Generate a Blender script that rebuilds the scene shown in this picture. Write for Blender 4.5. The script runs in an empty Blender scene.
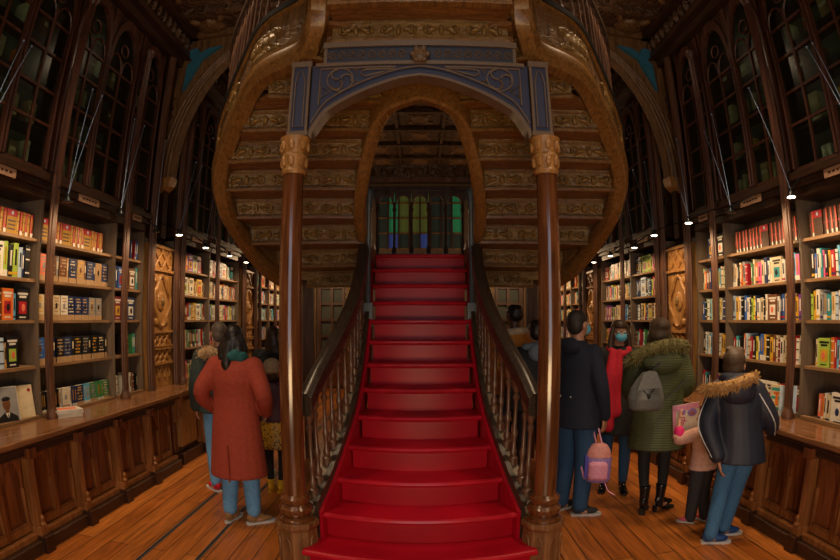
import bpy, bmesh, math, random
from mathutils import Vector, Matrix, Euler
PI = math.pi
sc = bpy.context.scene
COL = sc.collection
R = random.Random(7)
EYE = 1.7
SD = {-1: 'rust coat side', 1: 'olive parka side'}   # which side of the shop, told by who stands there

# ------------------------------------------------------------------ materials
MATS = {}
def _tree(name):
    m = bpy.data.materials.new(name); m.use_nodes = True
    nt = m.node_tree; b = nt.nodes['Principled BSDF']
    MATS[name] = m
    return m, nt, b
def flat(name, c, rough=.5, metal=0, spec=.5, emit=0, bump=0, bscale=60, coat=0):
    m, nt, b = _tree(name)
    b.inputs['Base Color'].default_value = (*c, 1); b.inputs['Roughness'].default_value = rough
    b.inputs['Metallic'].default_value = metal; b.inputs['Specular IOR Level'].default_value = spec
    b.inputs['Coat Weight'].default_value = coat
    if emit:
        b.inputs['Emission Color'].default_value = (*c, 1); b.inputs['Emission Strength'].default_value = emit
    n = nt.nodes.new('ShaderNodeTexNoise'); n.inputs['Scale'].default_value = bscale
    tc = nt.nodes.new('ShaderNodeTexCoord'); nt.links.new(tc.outputs['Object'], n.inputs['Vector'])
    if not emit:
        mx = nt.nodes.new('ShaderNodeMixRGB'); mx.blend_type = 'MULTIPLY'; mx.inputs[0].default_value = .35
        mx.inputs[1].default_value = (*c, 1); nt.links.new(n.outputs['Fac'], mx.inputs[2])
        gm = nt.nodes.new('ShaderNodeMapRange'); gm.inputs[1].default_value = .3; gm.inputs[2].default_value = .7
        gm.inputs[3].default_value = .6; gm.inputs[4].default_value = 1.25
        nt.links.new(n.outputs['Fac'], gm.inputs[0]); nt.links.new(gm.outputs[0], mx.inputs[2])
        nt.links.new(mx.outputs[0], b.inputs['Base Color'])
    if bump:
        bp = nt.nodes.new('ShaderNodeBump'); bp.inputs['Strength'].default_value = bump; bp.inputs['Distance'].default_value = .01
        nt.links.new(n.outputs['Fac'], bp.inputs['Height']); nt.links.new(bp.outputs[0], b.inputs['Normal'])
    return m
def wood(name, c1, c2, rough=.4, axis='Z', scale=5, carve=0, cscale=14, spec=.5, coat=0):
    m, nt, b = _tree(name)
    tc = nt.nodes.new('ShaderNodeTexCoord'); mp = nt.nodes.new('ShaderNodeMapping')
    s = {'X': (.6, 6, 6), 'Y': (6, .6, 6), 'Z': (6, 6, .6)}[axis]
    mp.inputs['Scale'].default_value = s
    nt.links.new(tc.outputs['Object'], mp.inputs['Vector'])
    n = nt.nodes.new('ShaderNodeTexNoise'); n.inputs['Scale'].default_value = scale; n.inputs['Detail'].default_value = 6
    n.inputs['Distortion'].default_value = .8
    nt.links.new(mp.outputs[0], n.inputs['Vector'])
    cr = nt.nodes.new('ShaderNodeValToRGB'); cr.color_ramp.elements[0].color = (*c1, 1); cr.color_ramp.elements[1].color = (*c2, 1)
    cr.color_ramp.elements[0].position = .32; cr.color_ramp.elements[1].position = .68
    nt.links.new(n.outputs['Fac'], cr.inputs[0]); nt.links.new(cr.outputs[0], b.inputs['Base Color'])
    b.inputs['Roughness'].default_value = rough; b.inputs['Specular IOR Level'].default_value = spec; b.inputs['Coat Weight'].default_value = coat
    b.inputs['Coat Roughness'].default_value = .15
    bp = nt.nodes.new('ShaderNodeBump'); bp.inputs['Strength'].default_value = .25; bp.inputs['Distance'].default_value = .004
    nt.links.new(n.outputs['Fac'], bp.inputs['Height'])
    out = bp
    if carve:
        v = nt.nodes.new('ShaderNodeTexVoronoi'); v.feature = 'SMOOTH_F1'; v.inputs['Scale'].default_value = cscale
        n2 = nt.nodes.new('ShaderNodeTexNoise'); n2.inputs['Scale'].default_value = cscale * .7; n2.inputs['Distortion'].default_value = 2.5
        ad = nt.nodes.new('ShaderNodeMath'); ad.operation = 'ADD'
        nt.links.new(tc.outputs['Object'], v.inputs['Vector']); nt.links.new(tc.outputs['Object'], n2.inputs['Vector'])
        nt.links.new(v.outputs['Distance'], ad.inputs[0]); nt.links.new(n2.outputs['Fac'], ad.inputs[1])
        b2 = nt.nodes.new('ShaderNodeBump'); b2.inputs['Strength'].default_value = carve; b2.inputs['Distance'].default_value = .04
        nt.links.new(ad.outputs[0], b2.inputs['Height']); nt.links.new(bp.outputs[0], b2.inputs['Normal'])
        out = b2
    nt.links.new(out.outputs[0], b.inputs['Normal'])
    return m

wood('dark', (.02, .007, .004), (.055, .02, .009), .38)
wood('mullion', (.035, .011, .006), (.1, .033, .015), .45)
wood('dark_h', (.022, .009, .005), (.06, .026, .013), .42, 'Y')
wood('post', (.042, .015, .007), (.13, .052, .022), .5)
wood('case', (.13, .092, .064), (.2, .145, .1), .55, 'Z', 3)
wood('shelf', (.16, .088, .04), (.28, .16, .078), .45, 'Y')
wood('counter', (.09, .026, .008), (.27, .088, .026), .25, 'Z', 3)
wood('counter_pale', (.17, .06, .018), (.36, .145, .045), .3)  # paler wood for plinth moulding, pilasters, panel edges and brackets
wood('countertop', (.12, .05, .02), (.27, .125, .055), .2, 'Y', 4)
wood('carved_gold', (.24, .11, .03), (.44, .22, .065), .42, carve=.16, cscale=26)
wood('carved_dark', (.035, .018, .009), (.11, .055, .025), .5, carve=1, cscale=9)
wood('riser_carve', (.13, .07, .02), (.3, .175, .052), .38, 'X', carve=.35, cscale=30)
wood('soffit', (.12, .05, .011), (.26, .11, .032), .45, 'X', carve=.4, cscale=18)
wood('band', (.11, .048, .013), (.28, .135, .036), .33, 'Y', 9)
wood('column', (.065, .021, .007), (.17, .06, .02), .16, spec=.7, coat=.35)
wood('pedestal', (.11, .045, .018), (.25, .12, .05), .3)
wood('rail', (.018, .011, .008), (.055, .036, .024), .33, 'Y', 9)
wood('baluster', (.06, .026, .016), (.14, .068, .04), .32)
wood('ledge', (.14, .1, .06), (.26, .19, .12), .5)
wood('arch_gold', (.075, .037, .013), (.22, .11, .038), .5, carve=.3, cscale=20)
flat('red', (.37, .002, .014), .42, spec=.28, bscale=3, coat=.0)
flat('red_edge', (.38, .006, .018), .3, spec=.4, bscale=9, coat=.1)
flat('iron', (.055, .075, .1), .4, bscale=30)
flat('blue', (.022, .028, .07), .55, bscale=40, bump=.3)
flat('blue_dark', (.014, .018, .04), .5, bscale=40)
flat('tracery', (.14, .09, .055), .45)
flat('sky_blue', (.03, .15, .24), .5, bscale=12)
flat('black', (.008, .008, .01), .4)
flat('plaster', (.1, .065, .045), .8, bscale=8)
flat('wire', (.28, .4, .62), .35, metal=.4)
flat('lamp_metal', (.02, .025, .03), .3, metal=.6)
flat('bulb', (1, .86, .62), emit=14)
flat('sign', (.45, .27, .17), .6)
flat('grey_lead', (.1, .1, .1), .4)
flat('green_glass', (.02, .22, .09), emit=.2)
flat('olive_glass', (.08, .1, .02), emit=.25)
flat('white_glass', (.4, .6, .8), emit=.45)
flat('dark_glass', (.015, .025, .02), emit=.2)
flat('cabinet_back', (.16, .18, .14), .7, bscale=4)
flat('blue_glass', (.03, .06, .25), emit=.25)
flat('daylight', (.75, .87, 1), emit=1.2)
flat('dull_glass', (.09, .1, .085), .15, bscale=5)
# glass in front of the upper cabinets
m, nt, b = _tree('pane')
o = nt.nodes['Material Output']; tr = nt.nodes.new('ShaderNodeBsdfTransparent'); tr.inputs[0].default_value = (.75, .85, .8, 1)
gl = nt.nodes.new('ShaderNodeBsdfGlossy'); gl.inputs['Roughness'].default_value = .25; mx = nt.nodes.new('ShaderNodeMixShader'); mx.inputs[0].default_value = .06; nt.links.new(tr.outputs[0], mx.inputs[1])
nt.links.new(gl.outputs[0], mx.inputs[2]); nt.links.new(mx.outputs[0], o.inputs[0])
# floor planks
m, nt, b = _tree('floor')
tc = nt.nodes.new('ShaderNodeTexCoord'); mp = nt.nodes.new('ShaderNodeMapping'); mp.inputs['Rotation'].default_value = (0, 0, PI / 2)
nt.links.new(tc.outputs['Object'], mp.inputs[0])
br = nt.nodes.new('ShaderNodeTexBrick'); br.inputs['Scale'].default_value = 1; br.inputs['Brick Width'].default_value = 2.1
br.inputs['Row Height'].default_value = .17; br.inputs['Mortar Size'].default_value = .004; br.inputs['Mortar Smooth'].default_value = .1
br.inputs['Color1'].default_value = (.46, .15, .026, 1); br.inputs['Color2'].default_value = (.31, .085, .012, 1); br.inputs['Mortar'].default_value = (.02, .008, .003, 1)
nt.links.new(mp.outputs[0], br.inputs['Vector'])
mp2 = nt.nodes.new('ShaderNodeMapping'); mp2.inputs['Scale'].default_value = (9, .7, 1); nt.links.new(tc.outputs['Object'], mp2.inputs[0])
n = nt.nodes.new('ShaderNodeTexNoise'); n.inputs['Scale'].default_value = 3; n.inputs['Detail'].default_value = 8; n.inputs['Distortion'].default_value = 1
nt.links.new(mp2.outputs[0], n.inputs['Vector'])
mr = nt.nodes.new('ShaderNodeMapRange'); mr.inputs[1].default_value = .3; mr.inputs[2].default_value = .7; mr.inputs[3].default_value = .55; mr.inputs[4].default_value = 1.35
nt.links.new(n.outputs['Fac'], mr.inputs[0])
ml = nt.nodes.new('ShaderNodeMixRGB'); ml.blend_type = 'MULTIPLY'; ml.inputs[0].default_value = 1
nt.links.new(br.outputs['Color'], ml.inputs[1]); nt.links.new(mr.outputs[0], ml.inputs[2]); nt.links.new(ml.outputs[0], b.inputs['Base Color'])
n3 = nt.nodes.new('ShaderNodeTexNoise'); n3.inputs['Scale'].default_value = 2.2; nt.links.new(tc.outputs['Object'], n3.inputs['Vector'])
m3 = nt.nodes.new('ShaderNodeMapRange'); m3.inputs[3].default_value = .2; m3.inputs[4].default_value = .5; nt.links.new(n3.outputs['Fac'], m3.inputs[0])
nt.links.new(m3.outputs[0], b.inputs['Roughness'])
bp = nt.nodes.new('ShaderNodeBump'); bp.inputs['Strength'].default_value = .3; bp.inputs['Distance'].default_value = .003
nt.links.new(br.outputs['Fac'], bp.inputs['Height']); bp.invert = True; nt.links.new(bp.outputs[0], b.inputs['Normal'])
MATS['floor'] = m

# ------------------------------------------------------------------ mesh builder
class MB:
    def __init__(s): s.v = []; s.f = []; s.m = []; s.names = []
    def mi(s, n):
        if n not in s.names: s.names.append(n)
        return s.names.index(n)
    def add(s, vs, fs, mat):
        k = len(s.v); s.v += [tuple(v) for v in vs]; i = s.mi(mat)
        for f in fs: s.f.append([a + k for a in f]); s.m.append(i)
    def box(s, a, b_, mat, ch=0):
        x0, x1 = sorted((a[0], b_[0])); y0, y1 = sorted((a[1], b_[1])); z0, z1 = sorted((a[2], b_[2]))
        vs = [(x0, y0, z0), (x1, y0, z0), (x1, y1, z0), (x0, y1, z0), (x0, y0, z1), (x1, y0, z1), (x1, y1, z1), (x0, y1, z1)]
        s.add(vs, [(3, 2, 1, 0), (4, 5, 6, 7), (0, 1, 5, 4), (1, 2, 6, 5), (2, 3, 7, 6), (3, 0, 4, 7)], mat)
    def prism(s, poly, fn, d0, d1, mat):
        """poly: list of (u,v); fn(u,v,d)->xyz"""
        n = len(poly)
        vs = [fn(u, v, d0) for u, v in poly] + [fn(u, v, d1) for u, v in poly]
        fs = [tuple(range(n - 1, -1, -1)), tuple(range(n, 2 * n))] + [(i, (i + 1) % n, n + (i + 1) % n, n + i) for i in range(n)]
        s.add(vs, fs, mat)
    def strip(s, A, B, fn, d0, d1, mat):
        """solid between two equally long outlines A and B"""
        n = len(A)
        vs = [fn(*p, d0) for p in A] + [fn(*p, d0) for p in B] + [fn(*p, d1) for p in A] + [fn(*p, d1) for p in B]
        fs = []
        for i in range(n - 1):
            fs += [(i, i + 1, n + i + 1, n + i), (2 * n + i, 3 * n + i, 3 * n + i + 1, 2 * n + i + 1),
                   (i, 2 * n + i, 2 * n + i + 1, i + 1), (n + i, n + i + 1, 3 * n + i + 1, 3 * n + i)]
        fs += [(0, n, 3 * n, 2 * n), (n - 1, 3 * n - 1, 4 * n - 1, 2 * n - 1)]
        s.add(vs, fs, mat)
    def tube(s, pts, r, mat, seg=8, flat_=1, closed=False):
        pts = [Vector(p) for p in pts]; n = len(pts); rs = r if isinstance(r, (list, tuple)) else [r] * n
        vs = []; prev = None
        for i, p in enumerate(pts):
            if closed: t = pts[(i + 1) % n] - pts[i - 1]
            else: t = pts[min(i + 1, n - 1)] - pts[max(i - 1, 0)]
            t.normalize()
            if prev is None:
                up = Vector((0, 0, 1)) if abs(t.z) < .9 else Vector((1, 0, 0))
                a = t.cross(up).normalized()
            else: a = (prev - t * prev.dot(t)).normalized()
            prev = a; b_ = t.cross(a)
            for k in range(seg):
                g = 2 * PI * k / seg
                vs.append(p + (a * math.cos(g) + b_ * math.sin(g) * flat_) * rs[i])
        fs = []
        for i in range(n if closed else n - 1):
            j = (i + 1) % n
            for k in range(seg):
                q = (k + 1) % seg
                fs.append((i * seg + k, i * seg + q, j * seg + q, j * seg + k))
        if not closed: fs += [tuple(range(seg - 1, -1, -1)), tuple(range((n - 1) * seg, n * seg))]
        s.add(vs, fs, mat)
    def sweep(s, pts, prof, mat, closed=False):
        """prof: (lateral, vertical) outline; lateral is horizontal, perpendicular to the path"""
        pts = [Vector(p) for p in pts]; n = len(pts); q = len(prof); vs = []
        for i, p in enumerate(pts):
            t = pts[min(i + 1, n - 1)] - pts[max(i - 1, 0)]; t.z = 0
            t.normalize(); a = Vector((t.y, -t.x, 0))
            for u, v in prof: vs.append(p + a * u + Vector((0, 0, v)))
        fs = [(i * q + k, i * q + (k + 1) % q, (i + 1) * q + (k + 1) % q, (i + 1) * q + k) for i in range(n - 1) for k in range(q)]
        fs += [tuple(range(q - 1, -1, -1)), tuple(range((n - 1) * q, n * q))]
        s.add(vs, fs, mat)
    def lathe(s, prof, c, mat, seg=20, sx=1, sy=1, cap=True):
        n = len(prof); vs = []
        for r, z in prof:
            for k in range(seg):
                g = 2 * PI * k / seg; vs.append((c[0] + r * math.cos(g) * sx, c[1] + r * math.sin(g) * sy, c[2] + z))
        fs = [(i * seg + k, i * seg + (k + 1) % seg, (i + 1) * seg + (k + 1) % seg, (i + 1) * seg + k) for i in range(n - 1) for k in range(seg)]
        if cap: fs += [tuple(range(seg - 1, -1, -1)), tuple(range((n - 1) * seg, n * seg))]
        s.add(vs, fs, mat)
    def ell(s, c, r, mat, seg=12, rings=8, rot=None):
        c = Vector(c); vs = []; M = rot or Matrix.Identity(3)
        r = (r, r, r) if isinstance(r, (int, float)) else r
        vs.append(c + M @ Vector((0, 0, -r[2])))
        for i in range(1, rings):
            a = -PI / 2 + PI * i / rings
            for k in range(seg):
                g = 2 * PI * k / seg
                vs.append(c + M @ Vector((r[0] * math.cos(a) * math.cos(g), r[1] * math.cos(a) * math.sin(g), r[2] * math.sin(a))))
        vs.append(c + M @ Vector((0, 0, r[2])))
        L = len(vs) - 1; fs = [(0, 1 + (k + 1) % seg, 1 + k) for k in range(seg)]
        for i in range(rings - 2):
            for k in range(seg):
                a = 1 + i * seg + k; b_ = 1 + i * seg + (k + 1) % seg
                fs.append((a, b_, b_ + seg, a + seg))
        o = 1 + (rings - 2) * seg
        fs += [(o + k, o + (k + 1) % seg, L) for k in range(seg)]
        s.add(vs, fs, mat)
    def text(s, body, size, fn, mat):
        """flat lettering; fn(u,v,d)->xyz"""
        cu = bpy.data.curves.new('t', 'FONT'); cu.body = body; cu.size = size; cu.align_x = 'CENTER'; cu.extrude = .0008
        cu.resolution_u = 2
        ob = bpy.data.objects.new('t', cu); COL.objects.link(ob)
        dg = bpy.context.evaluated_depsgraph_get(); me = bpy.data.meshes.new_from_object(ob.evaluated_get(dg))
        s.add([fn(v.co.x, v.co.y, v.co.z) for v in me.vertices], [tuple(p.vertices) for p in me.polygons], mat)
        bpy.data.objects.remove(ob); bpy.data.curves.remove(cu); bpy.data.meshes.remove(me)
    def mesh(s, name, smooth=False, recalc=True):
        me = bpy.data.meshes.new(name); me.from_pydata(s.v, [], s.f)
        for n_ in s.names: me.materials.append(MATS[n_])
        me.polygons.foreach_set('material_index', s.m)
        if recalc:
            bm = bmesh.new(); bm.from_mesh(me); bmesh.ops.recalc_face_normals(bm, faces=bm.faces); bm.to_mesh(me); bm.free()
        if smooth:
            me.polygons.foreach_set('use_smooth', [True] * len(me.polygons))
            try: me.set_sharp_from_angle(angle=math.radians(38))
            except Exception: pass
        return me
    def build(s, name, parent=None, smooth=False, bevel=0, label=None, **kw):
        o = bpy.data.objects.new(name, s.mesh(name, smooth)); COL.objects.link(o)
        if parent: o.parent = parent
        if bevel:
            md = o.modifiers.new('bevel', 'BEVEL'); md.width = bevel; md.segments = 2; md.limit_method = 'ANGLE'
        if label: o['label'] = label
        for k, v in kw.items(): o[k] = v
        return o

def tag(o, label, cat, group=None):
    o['label'] = label; o['category'] = cat
    if group: o['group'] = group
    return o
def empty(name, loc, label, cat, group=None, rz=0):
    o = bpy.data.objects.new(name, None); COL.objects.link(o); o.location = loc; o.rotation_euler = (0, 0, rz)
    o.empty_display_size = .1
    return tag(o, label, cat, group)
def struct(mb, name, smooth=False):
    o = mb.build(name, None, smooth); o['kind'] = 'structure'; return o
def kids(o): return [c for c in bpy.data.objects if c.parent == o]
def copy_tree(o, parent=None):
    c = o.copy(); COL.objects.link(c); c.parent = parent
    for ch in kids(o): copy_tree(ch, c)
    return c
def cat_rom(P, n=8):
    P = [Vector(p) for p in P]; out = []
    Q = [P[0] * 2 - P[1]] + P + [P[-1] * 2 - P[-2]]
    for i in range(1, len(Q) - 2):
        a, b_, c, d = Q[i - 1:i + 3]
        for k in range(n):
            t = k / n
            out.append(.5 * ((2 * b_) + (c - a) * t + (2 * a - 5 * b_ + 4 * c - d) * t * t + (3 * b_ - a - 3 * c + d) * t ** 3))
    out.append(P[-1]); return out
def rect(w, h0, h1): return [(-w / 2, h0), (w / 2, h0), (w / 2, h1), (-w / 2, h1)]
# ------------------------------------------------------------------ room shell
WX = 3.52; YB = 12.4; YF = -2.6; ZC = 5.5
b = MB(); b.box((-WX - .1, YF - .1, -.1), (WX + .1, YB + .1, 0), 'floor'); struct(b, 'floor')
b = MB(); b.box((-WX - .1, YF - .1, ZC), (WX + .1, YB + .1, ZC + .12), 'carved_dark')
# carved coffers of the ceiling: ribs and bosses in relief
yy = YF + .4
while yy < YB:
    b.box((-WX, yy - .05, ZC - .09), (WX, yy + .05, ZC), 'carved_dark')
    xx = -3.15
    while xx < 3.3:
        b.box((xx - .03, yy, ZC - .06), (xx + .03, yy + .9, ZC), 'carved_dark')
        b.ell((xx + .45, yy + .45, ZC), (.2, .2, .07), 'arch_gold', 8, 6)
        for a in range(4):
            g = PI / 4 + a * PI / 2
            b.ell((xx + .45 + .24 * math.cos(g), yy + .45 + .24 * math.sin(g), ZC), (.1, .05, .05), 'arch_gold', 6, 4, Matrix.Rotation(g, 3, 'Z'))
        xx += .9
    yy += .9
struct(b, 'ceiling')
for s, nm in ((-1, 'left'), (1, 'right')):
    b = MB(); b.box((s * WX, YF, 0), (s * (WX + .1), YB, ZC), 'plaster'); struct(b, 'wall_' + nm)
# back wall with a tall window above and two glazed doors below
b = MB()
for x0, x1, z0, z1 in ((-WX, -2.5, 0, ZC), (2.5, WX, 0, ZC), (-2.5, 2.5, 2.55, 3.45), (-2.5, 2.5, 5.0, ZC), (-1.85, 1.85, 0, 2.55)):
    b.box((x0, YB, z0), (x1, YB + .1, z1), 'plaster')
for x0, x1 in ((-2.5, -1.05), (1.05, 2.5)): b.box((x0, YB, 3.45), (x1, YB + .1, 5.0), 'plaster')
struct(b, 'wall_back')
b = MB()
for x0, x1, z0, z1 in ((-WX, -1.5, 0, ZC), (1.5, WX, 0, ZC), (-1.5, 1.5, 3.6, ZC)):
    b.box((x0, YF - .1, z0), (x1, YF, z1), 'plaster')
struct(b, 'wall_front')
b = MB(); b.box((-1.5, YF - .06, 0), (1.5, YF - .04, 3.6), 'daylight')
for x in (-1.46, -.5, .5, 1.46): b.box((x - .04, YF - .08, 0), (x + .04, YF, 3.6), 'dark')
for z in (.04, .9, 2.3, 3.56): b.box((-1.5, YF - .08, z - .04), (1.5, YF, z + .04), 'dark')
struct(b, 'door_1')
# far stained window, seen over the landing
b = MB(); cols = ['dark_glass', 'green_glass', 'olive_glass', 'olive_glass', 'olive_glass', 'dark_glass', 'dark_glass', 'green_glass']
for i in range(8):
    x0 = -1.05 + i * .2625
    for j in range(4):
        z0 = 3.45 + j * .3875; m_ = cols[i]
        if j == 0: m_ = 'blue_glass' if i in (1, 4) else 'dark_glass'
        b.box((x0, YB + .03, z0), (x0 + .2625, YB + .05, z0 + .3875), m_)
for i in range(9):
    x0 = -1.05 + i * .2625; b.box((x0 - .02, YB - .03, 3.45), (x0 + .02, YB + .06, 5.0), 'dark')
for j in range(5): b.box((-1.05, YB - .02, 3.45 + j * .3875 - .018), (1.05, YB + .06, 3.45 + j * .3875 + .018), 'arch_gold')
struct(b, 'window_1')
for k, s in ((2, -1), (3, 1)):
    b = MB()
    b.box((s * 1.85, YB + .05, 0), (s * 2.5, YB + .07, 2.55), 'dull_glass')
    for x in (1.88, 2.17, 2.47): b.box((s * (x - .03), YB - .04, 0), (s * (x + .03), YB + .08, 2.55), 'post')
    for z in (.05, .9, 1.3, 1.7, 2.1, 2.5): b.box((s * 1.85, YB - .03, z - .03), (s * 2.5, YB + .08, z + .03), 'post')
    b.box((s * 1.85, YB - .02, .05), (s * 2.5, YB + .04, .9), 'counter')
    struct(b, 'door_%d' % k)
# door surrounds, carved
for k, s in ((1, -1), (2, 1)):
    b = MB()
    for x in (1.72, 2.65):
        b.box((s * (x - .1), YB - .12, 0), (s * (x + .1), YB, 2.75), 'arch_gold')
        for j in range(11): b.ell((s * x, YB - .13, .3 + j * .22), (.05, .03, .07), 'riser_carve', 8, 6)
    b.box((s * 1.6, YB - .16, 2.6), (s * 2.77, YB, 2.8), 'arch_gold')
    struct(b, 'trim_%d' % k)
# cart rails let into the left floor
for k, x in ((3, -2.0), (4, -1.58)):
    b = MB()
    b.box((x - .016, YF, 0), (x - .009, YB, .006), 'grey_lead'); b.box((x + .009, YF, 0), (x + .016, YB, .006), 'grey_lead')
    b.box((x - .009, YF, 0), (x + .009, YB, .003), 'black'); struct(b, 'trim_%d' % k)

# ------------------------------------------------------------------ bookcases
SX = 3.2            # plane of the shelf fronts
ROWS = [2.38, 2.04, 1.70, 1.32, .88]
BAYS = [(2.15, 3.39), (3.39, 4.62), (4.62, 5.25), (6.02, 7.22), (7.22, 8.55), (9.35, 10.4), (10.4, 11.5)]
BNAME = ['front bay', 'second bay', 'narrow bay before the arch', 'first bay behind the arch', 'second bay behind the arch',
         'first bay past the far pilaster', 'last bay before the back wall']
SN = {-1: 'left', 1: 'right'}
def pointed(w, h, n=7):
    """outline of a lancet head: from (-w/2,0) up to (0,h) and down to (w/2,0)"""
    L = []
    for i in range(n + 1):
        t = i / n; L.append((-w / 2 * math.cos(t * PI / 2) ** .9 if t < 1 else 0, h * math.sin(t * PI / 2) ** 1.0))
    L = [(-w / 2 * (1 - (i / n) ** 1.9), h * math.sin(i / n * PI / 2)) for i in range(n + 1)]
    return L + [(-u, v) for u, v in reversed(L[:-1])]
def clustered_post(b, x, y, z0, z1, r, mat, s):
    for dx, dy, q in ((0, 0, 1), (0, -.9, .5), (0, .9, .5), (-s * .5, -.5, .5), (-s * .5, .5, .5)):
        b.lathe([(r * q, 0), (r * q, z1 - z0)], (x + dx * r, y + dy * r, z0), mat, 8)
for s in (-1, 1):
    for bi, (y0, y1) in enumerate(BAYS):
        U = y1 - y0
        t = empty('bookcase', (s * SX, (y0 + y1) / 2, .88), f'open grey-brown wooden bookcase, {BNAME[bi]}, {SD[s]}', 'bookcase')
        off = Vector(t.location)
        def bx(b, x0, ya, z0, x1, yb, z1, m): b.box((s * x0 - off.x, ya - off.y, z0 - off.z), (s * x1 - off.x, yb - off.y, z1 - off.z), m)
        for ya in ((y0, y1 - .03) if bi in (2, 4, 6) else (y0,)):
            b = MB(); bx(b, SX - .01, ya, .88, WX - .01, ya + .03, 2.78, 'case'); b.build('side_panel', t)
        b = MB(); bx(b, WX - .03, y0 + .03, .88, WX - .01, y1, 2.78, 'case'); b.build('back_panel', t)
        for z in ROWS[:4]:
            b = MB(); bx(b, SX, y0 + .03, z - .028, WX - .03, y1 - (.03 if bi in (2, 4, 6) else 0), z, 'shelf'); b.build('shelf', t, bevel=.003)
        b = MB(); bx(b, SX - .008, y0 + .03, .822, WX - .03, y1 - (.03 if bi in (2, 4, 6) else 0), .88, 'shelf'); b.build('bottom_board', t)
        b = MB(); bx(b, SX - .03, y0 + .03, .88, SX + .02, y1 - .03, .905, 'shelf'); b.build('bottom_rail', t)
        b = MB(); bx(b, SX - .04, y0, 2.72, WX - .01, y1, 2.80, 'dark_h'); bx(b, SX - .07, y0, 2.80, WX - .01, y1, 2.86, 'dark_h'); bx(b, SX - .1, y0, 2.86, WX - .01, y1, 2.93, 'dark_h')
        b.build('cornice', t, bevel=.006)
        b = MB(); clustered_post(b, s * (SX - .14) - off.x, y0 + .02 - off.y, 0, 2.05, .034, 'post', s)
        b.lathe([(.06, 0), (.06, .04), (.045, .07), (.036, .1)], (s * (SX - .14) - off.x, y0 + .02 - off.y, 0), 'post', 10)
        b.build('post', t, smooth=True)
        # ---- glazed cabinet above
        g = empty('glazed_cabinet', (s * SX, (y0 + y1) / 2, 2.93), f'dark glazed cabinet, pointed arches, above {BNAME[bi]}, {SD[s]}', 'cabinet')
        off = Vector(g.location)
        b = MB(); bx(b, WX - .03, y0, 2.93, WX - .01, y1, 5.0, 'cabinet_back'); bx(b, SX + .03, y0, 2.93, WX - .03, y0 + .02, 5.0, 'dark'); bx(b, SX, y1 - .02, 2.93, WX - .03, y1, 5.0, 'dark')
        bx(b, SX, y0, 2.93, WX - .03, y1, 2.95, 'dark'); bx(b, SX, y0, 4.98, WX - .01, y1, 5.0, 'dark')
        b.build('carcass', g)
        for z in (3.35, 3.75, 4.15, 4.5):
            b = MB(); bx(b, SX + .06, y0 + .02, z - .02, WX - .03, y1 - .02, z, 'dark_h'); b.build('shelf', g)
        b = MB(); clustered_post(b, s * (SX - .14) - off.x, y0 + .02 - off.y, 0, 1.75, .036, 'mullion', s)
        b.lathe([(.036, 0), (.07, .06), (.075, .1)], (s * (SX - .14) - off.x, y0 + .02 - off.y, 1.7), 'mullion', 10)
        b.build('post', g, smooth=True)
        nd = 2 if U > .8 else 1; W = (U - .04) / nd
        for d in range(nd):
            yc = y0 + .02 + W * (d + .5)
            b = MB()
            for e in (-1, 1):
                ye = yc + e * (W / 2 - .022)
                bx(b, SX - .03, ye - .022, 2.95, SX + .01, ye + .022, 4.98, 'mullion')
                b.tube([(s * (SX - .04) - off.x, ye - off.y, .04), (s * (SX - .04) - off.x, ye - off.y, 1.5)], .014, 'mullion', 6)
            w = W - .09
            fn = lambda u, v, d_: (s * d_ - off.x, yc + u - off.y, 4.35 + v - off.z)
            P_ = pointed(w, .5); P2 = pointed(w + .1, .62)
            b.strip(P_, P2, fn, SX - .05, SX + .005, 'mullion')
            top = [(u, .6) for u, v in P2]
            b.strip([(u, min(v, .6)) for u, v in P2], [(u, .63) for u, v in P2], fn, SX - .02, SX, 'dark')
            # tracery inside the head: two small lancets and a ring
            for e in (-1, 1):
                q = [(u + e * w / 4, v - .05) for u, v in pointed(w / 2 - .01, .2, 5)]
                b.tube([fn(u, v, SX - .02) for u, v in q], .012, 'mullion', 5)
            b.tube([fn(.07 * math.cos(a), .24 + .07 * math.sin(a), SX - .02) for a in [2 * PI * k / 12 for k in range(12)]], .012, 'mullion', 5, closed=True)
            bx(b, SX - .025, yc - .012, 2.95, SX, yc + .012, 4.45, 'mullion')
            for z in (2.97, 3.36, 3.66, 4.0, 4.3): bx(b, SX - .022, yc - W / 2 + .02, z - .012, SX, yc + W / 2 - .02, z + .012, 'mullion')
            dr = b.build('door', g)
            b = MB(); bx(b, SX - .006, yc - W / 2 + .02, 2.95, SX - .002, yc + W / 2 - .02, 4.95, 'pane'); b.build('pane', dr)
        # ---- counter cabinet below
        c = empty('counter_cabinet', (s * 2.85, (y0 + y1) / 2, 0), f'panelled wooden base cabinet under {BNAME[bi]}, {SD[s]}', 'cabinet')
        off = Vector(c.location)
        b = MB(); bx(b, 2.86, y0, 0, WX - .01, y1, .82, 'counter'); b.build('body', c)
        b = MB(); bx(b, 2.73, y0, 0, 2.9, y1, .1, 'dark_h'); bx(b, 2.78, y0, .1, 2.9, y1, .15, 'counter_pale'); b.build('plinth', c, bevel=.006)
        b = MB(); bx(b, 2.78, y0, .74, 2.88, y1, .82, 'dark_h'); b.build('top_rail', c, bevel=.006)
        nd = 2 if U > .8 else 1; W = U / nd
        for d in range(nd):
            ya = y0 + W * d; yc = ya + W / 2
            b = MB(); bx(b, 2.76, ya - .03, .13, 2.87, ya + .03, .78, 'counter_pale')
            bx(b, 2.69, ya - .05, 0, 2.87, ya + .05, .13, 'dark'); bx(b, 2.73, ya - .04, .13, 2.87, ya + .04, .2, 'counter_pale')
            b.lathe([(.02, 0), (.028, .02), (.014, .04), (.02, .07), (.0, .1)], (s * 2.735 - off.x, ya - off.y, .2), 'counter_pale', 8)
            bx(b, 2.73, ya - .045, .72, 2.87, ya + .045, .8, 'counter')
            b.build('pilaster', c, bevel=.004)
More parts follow.
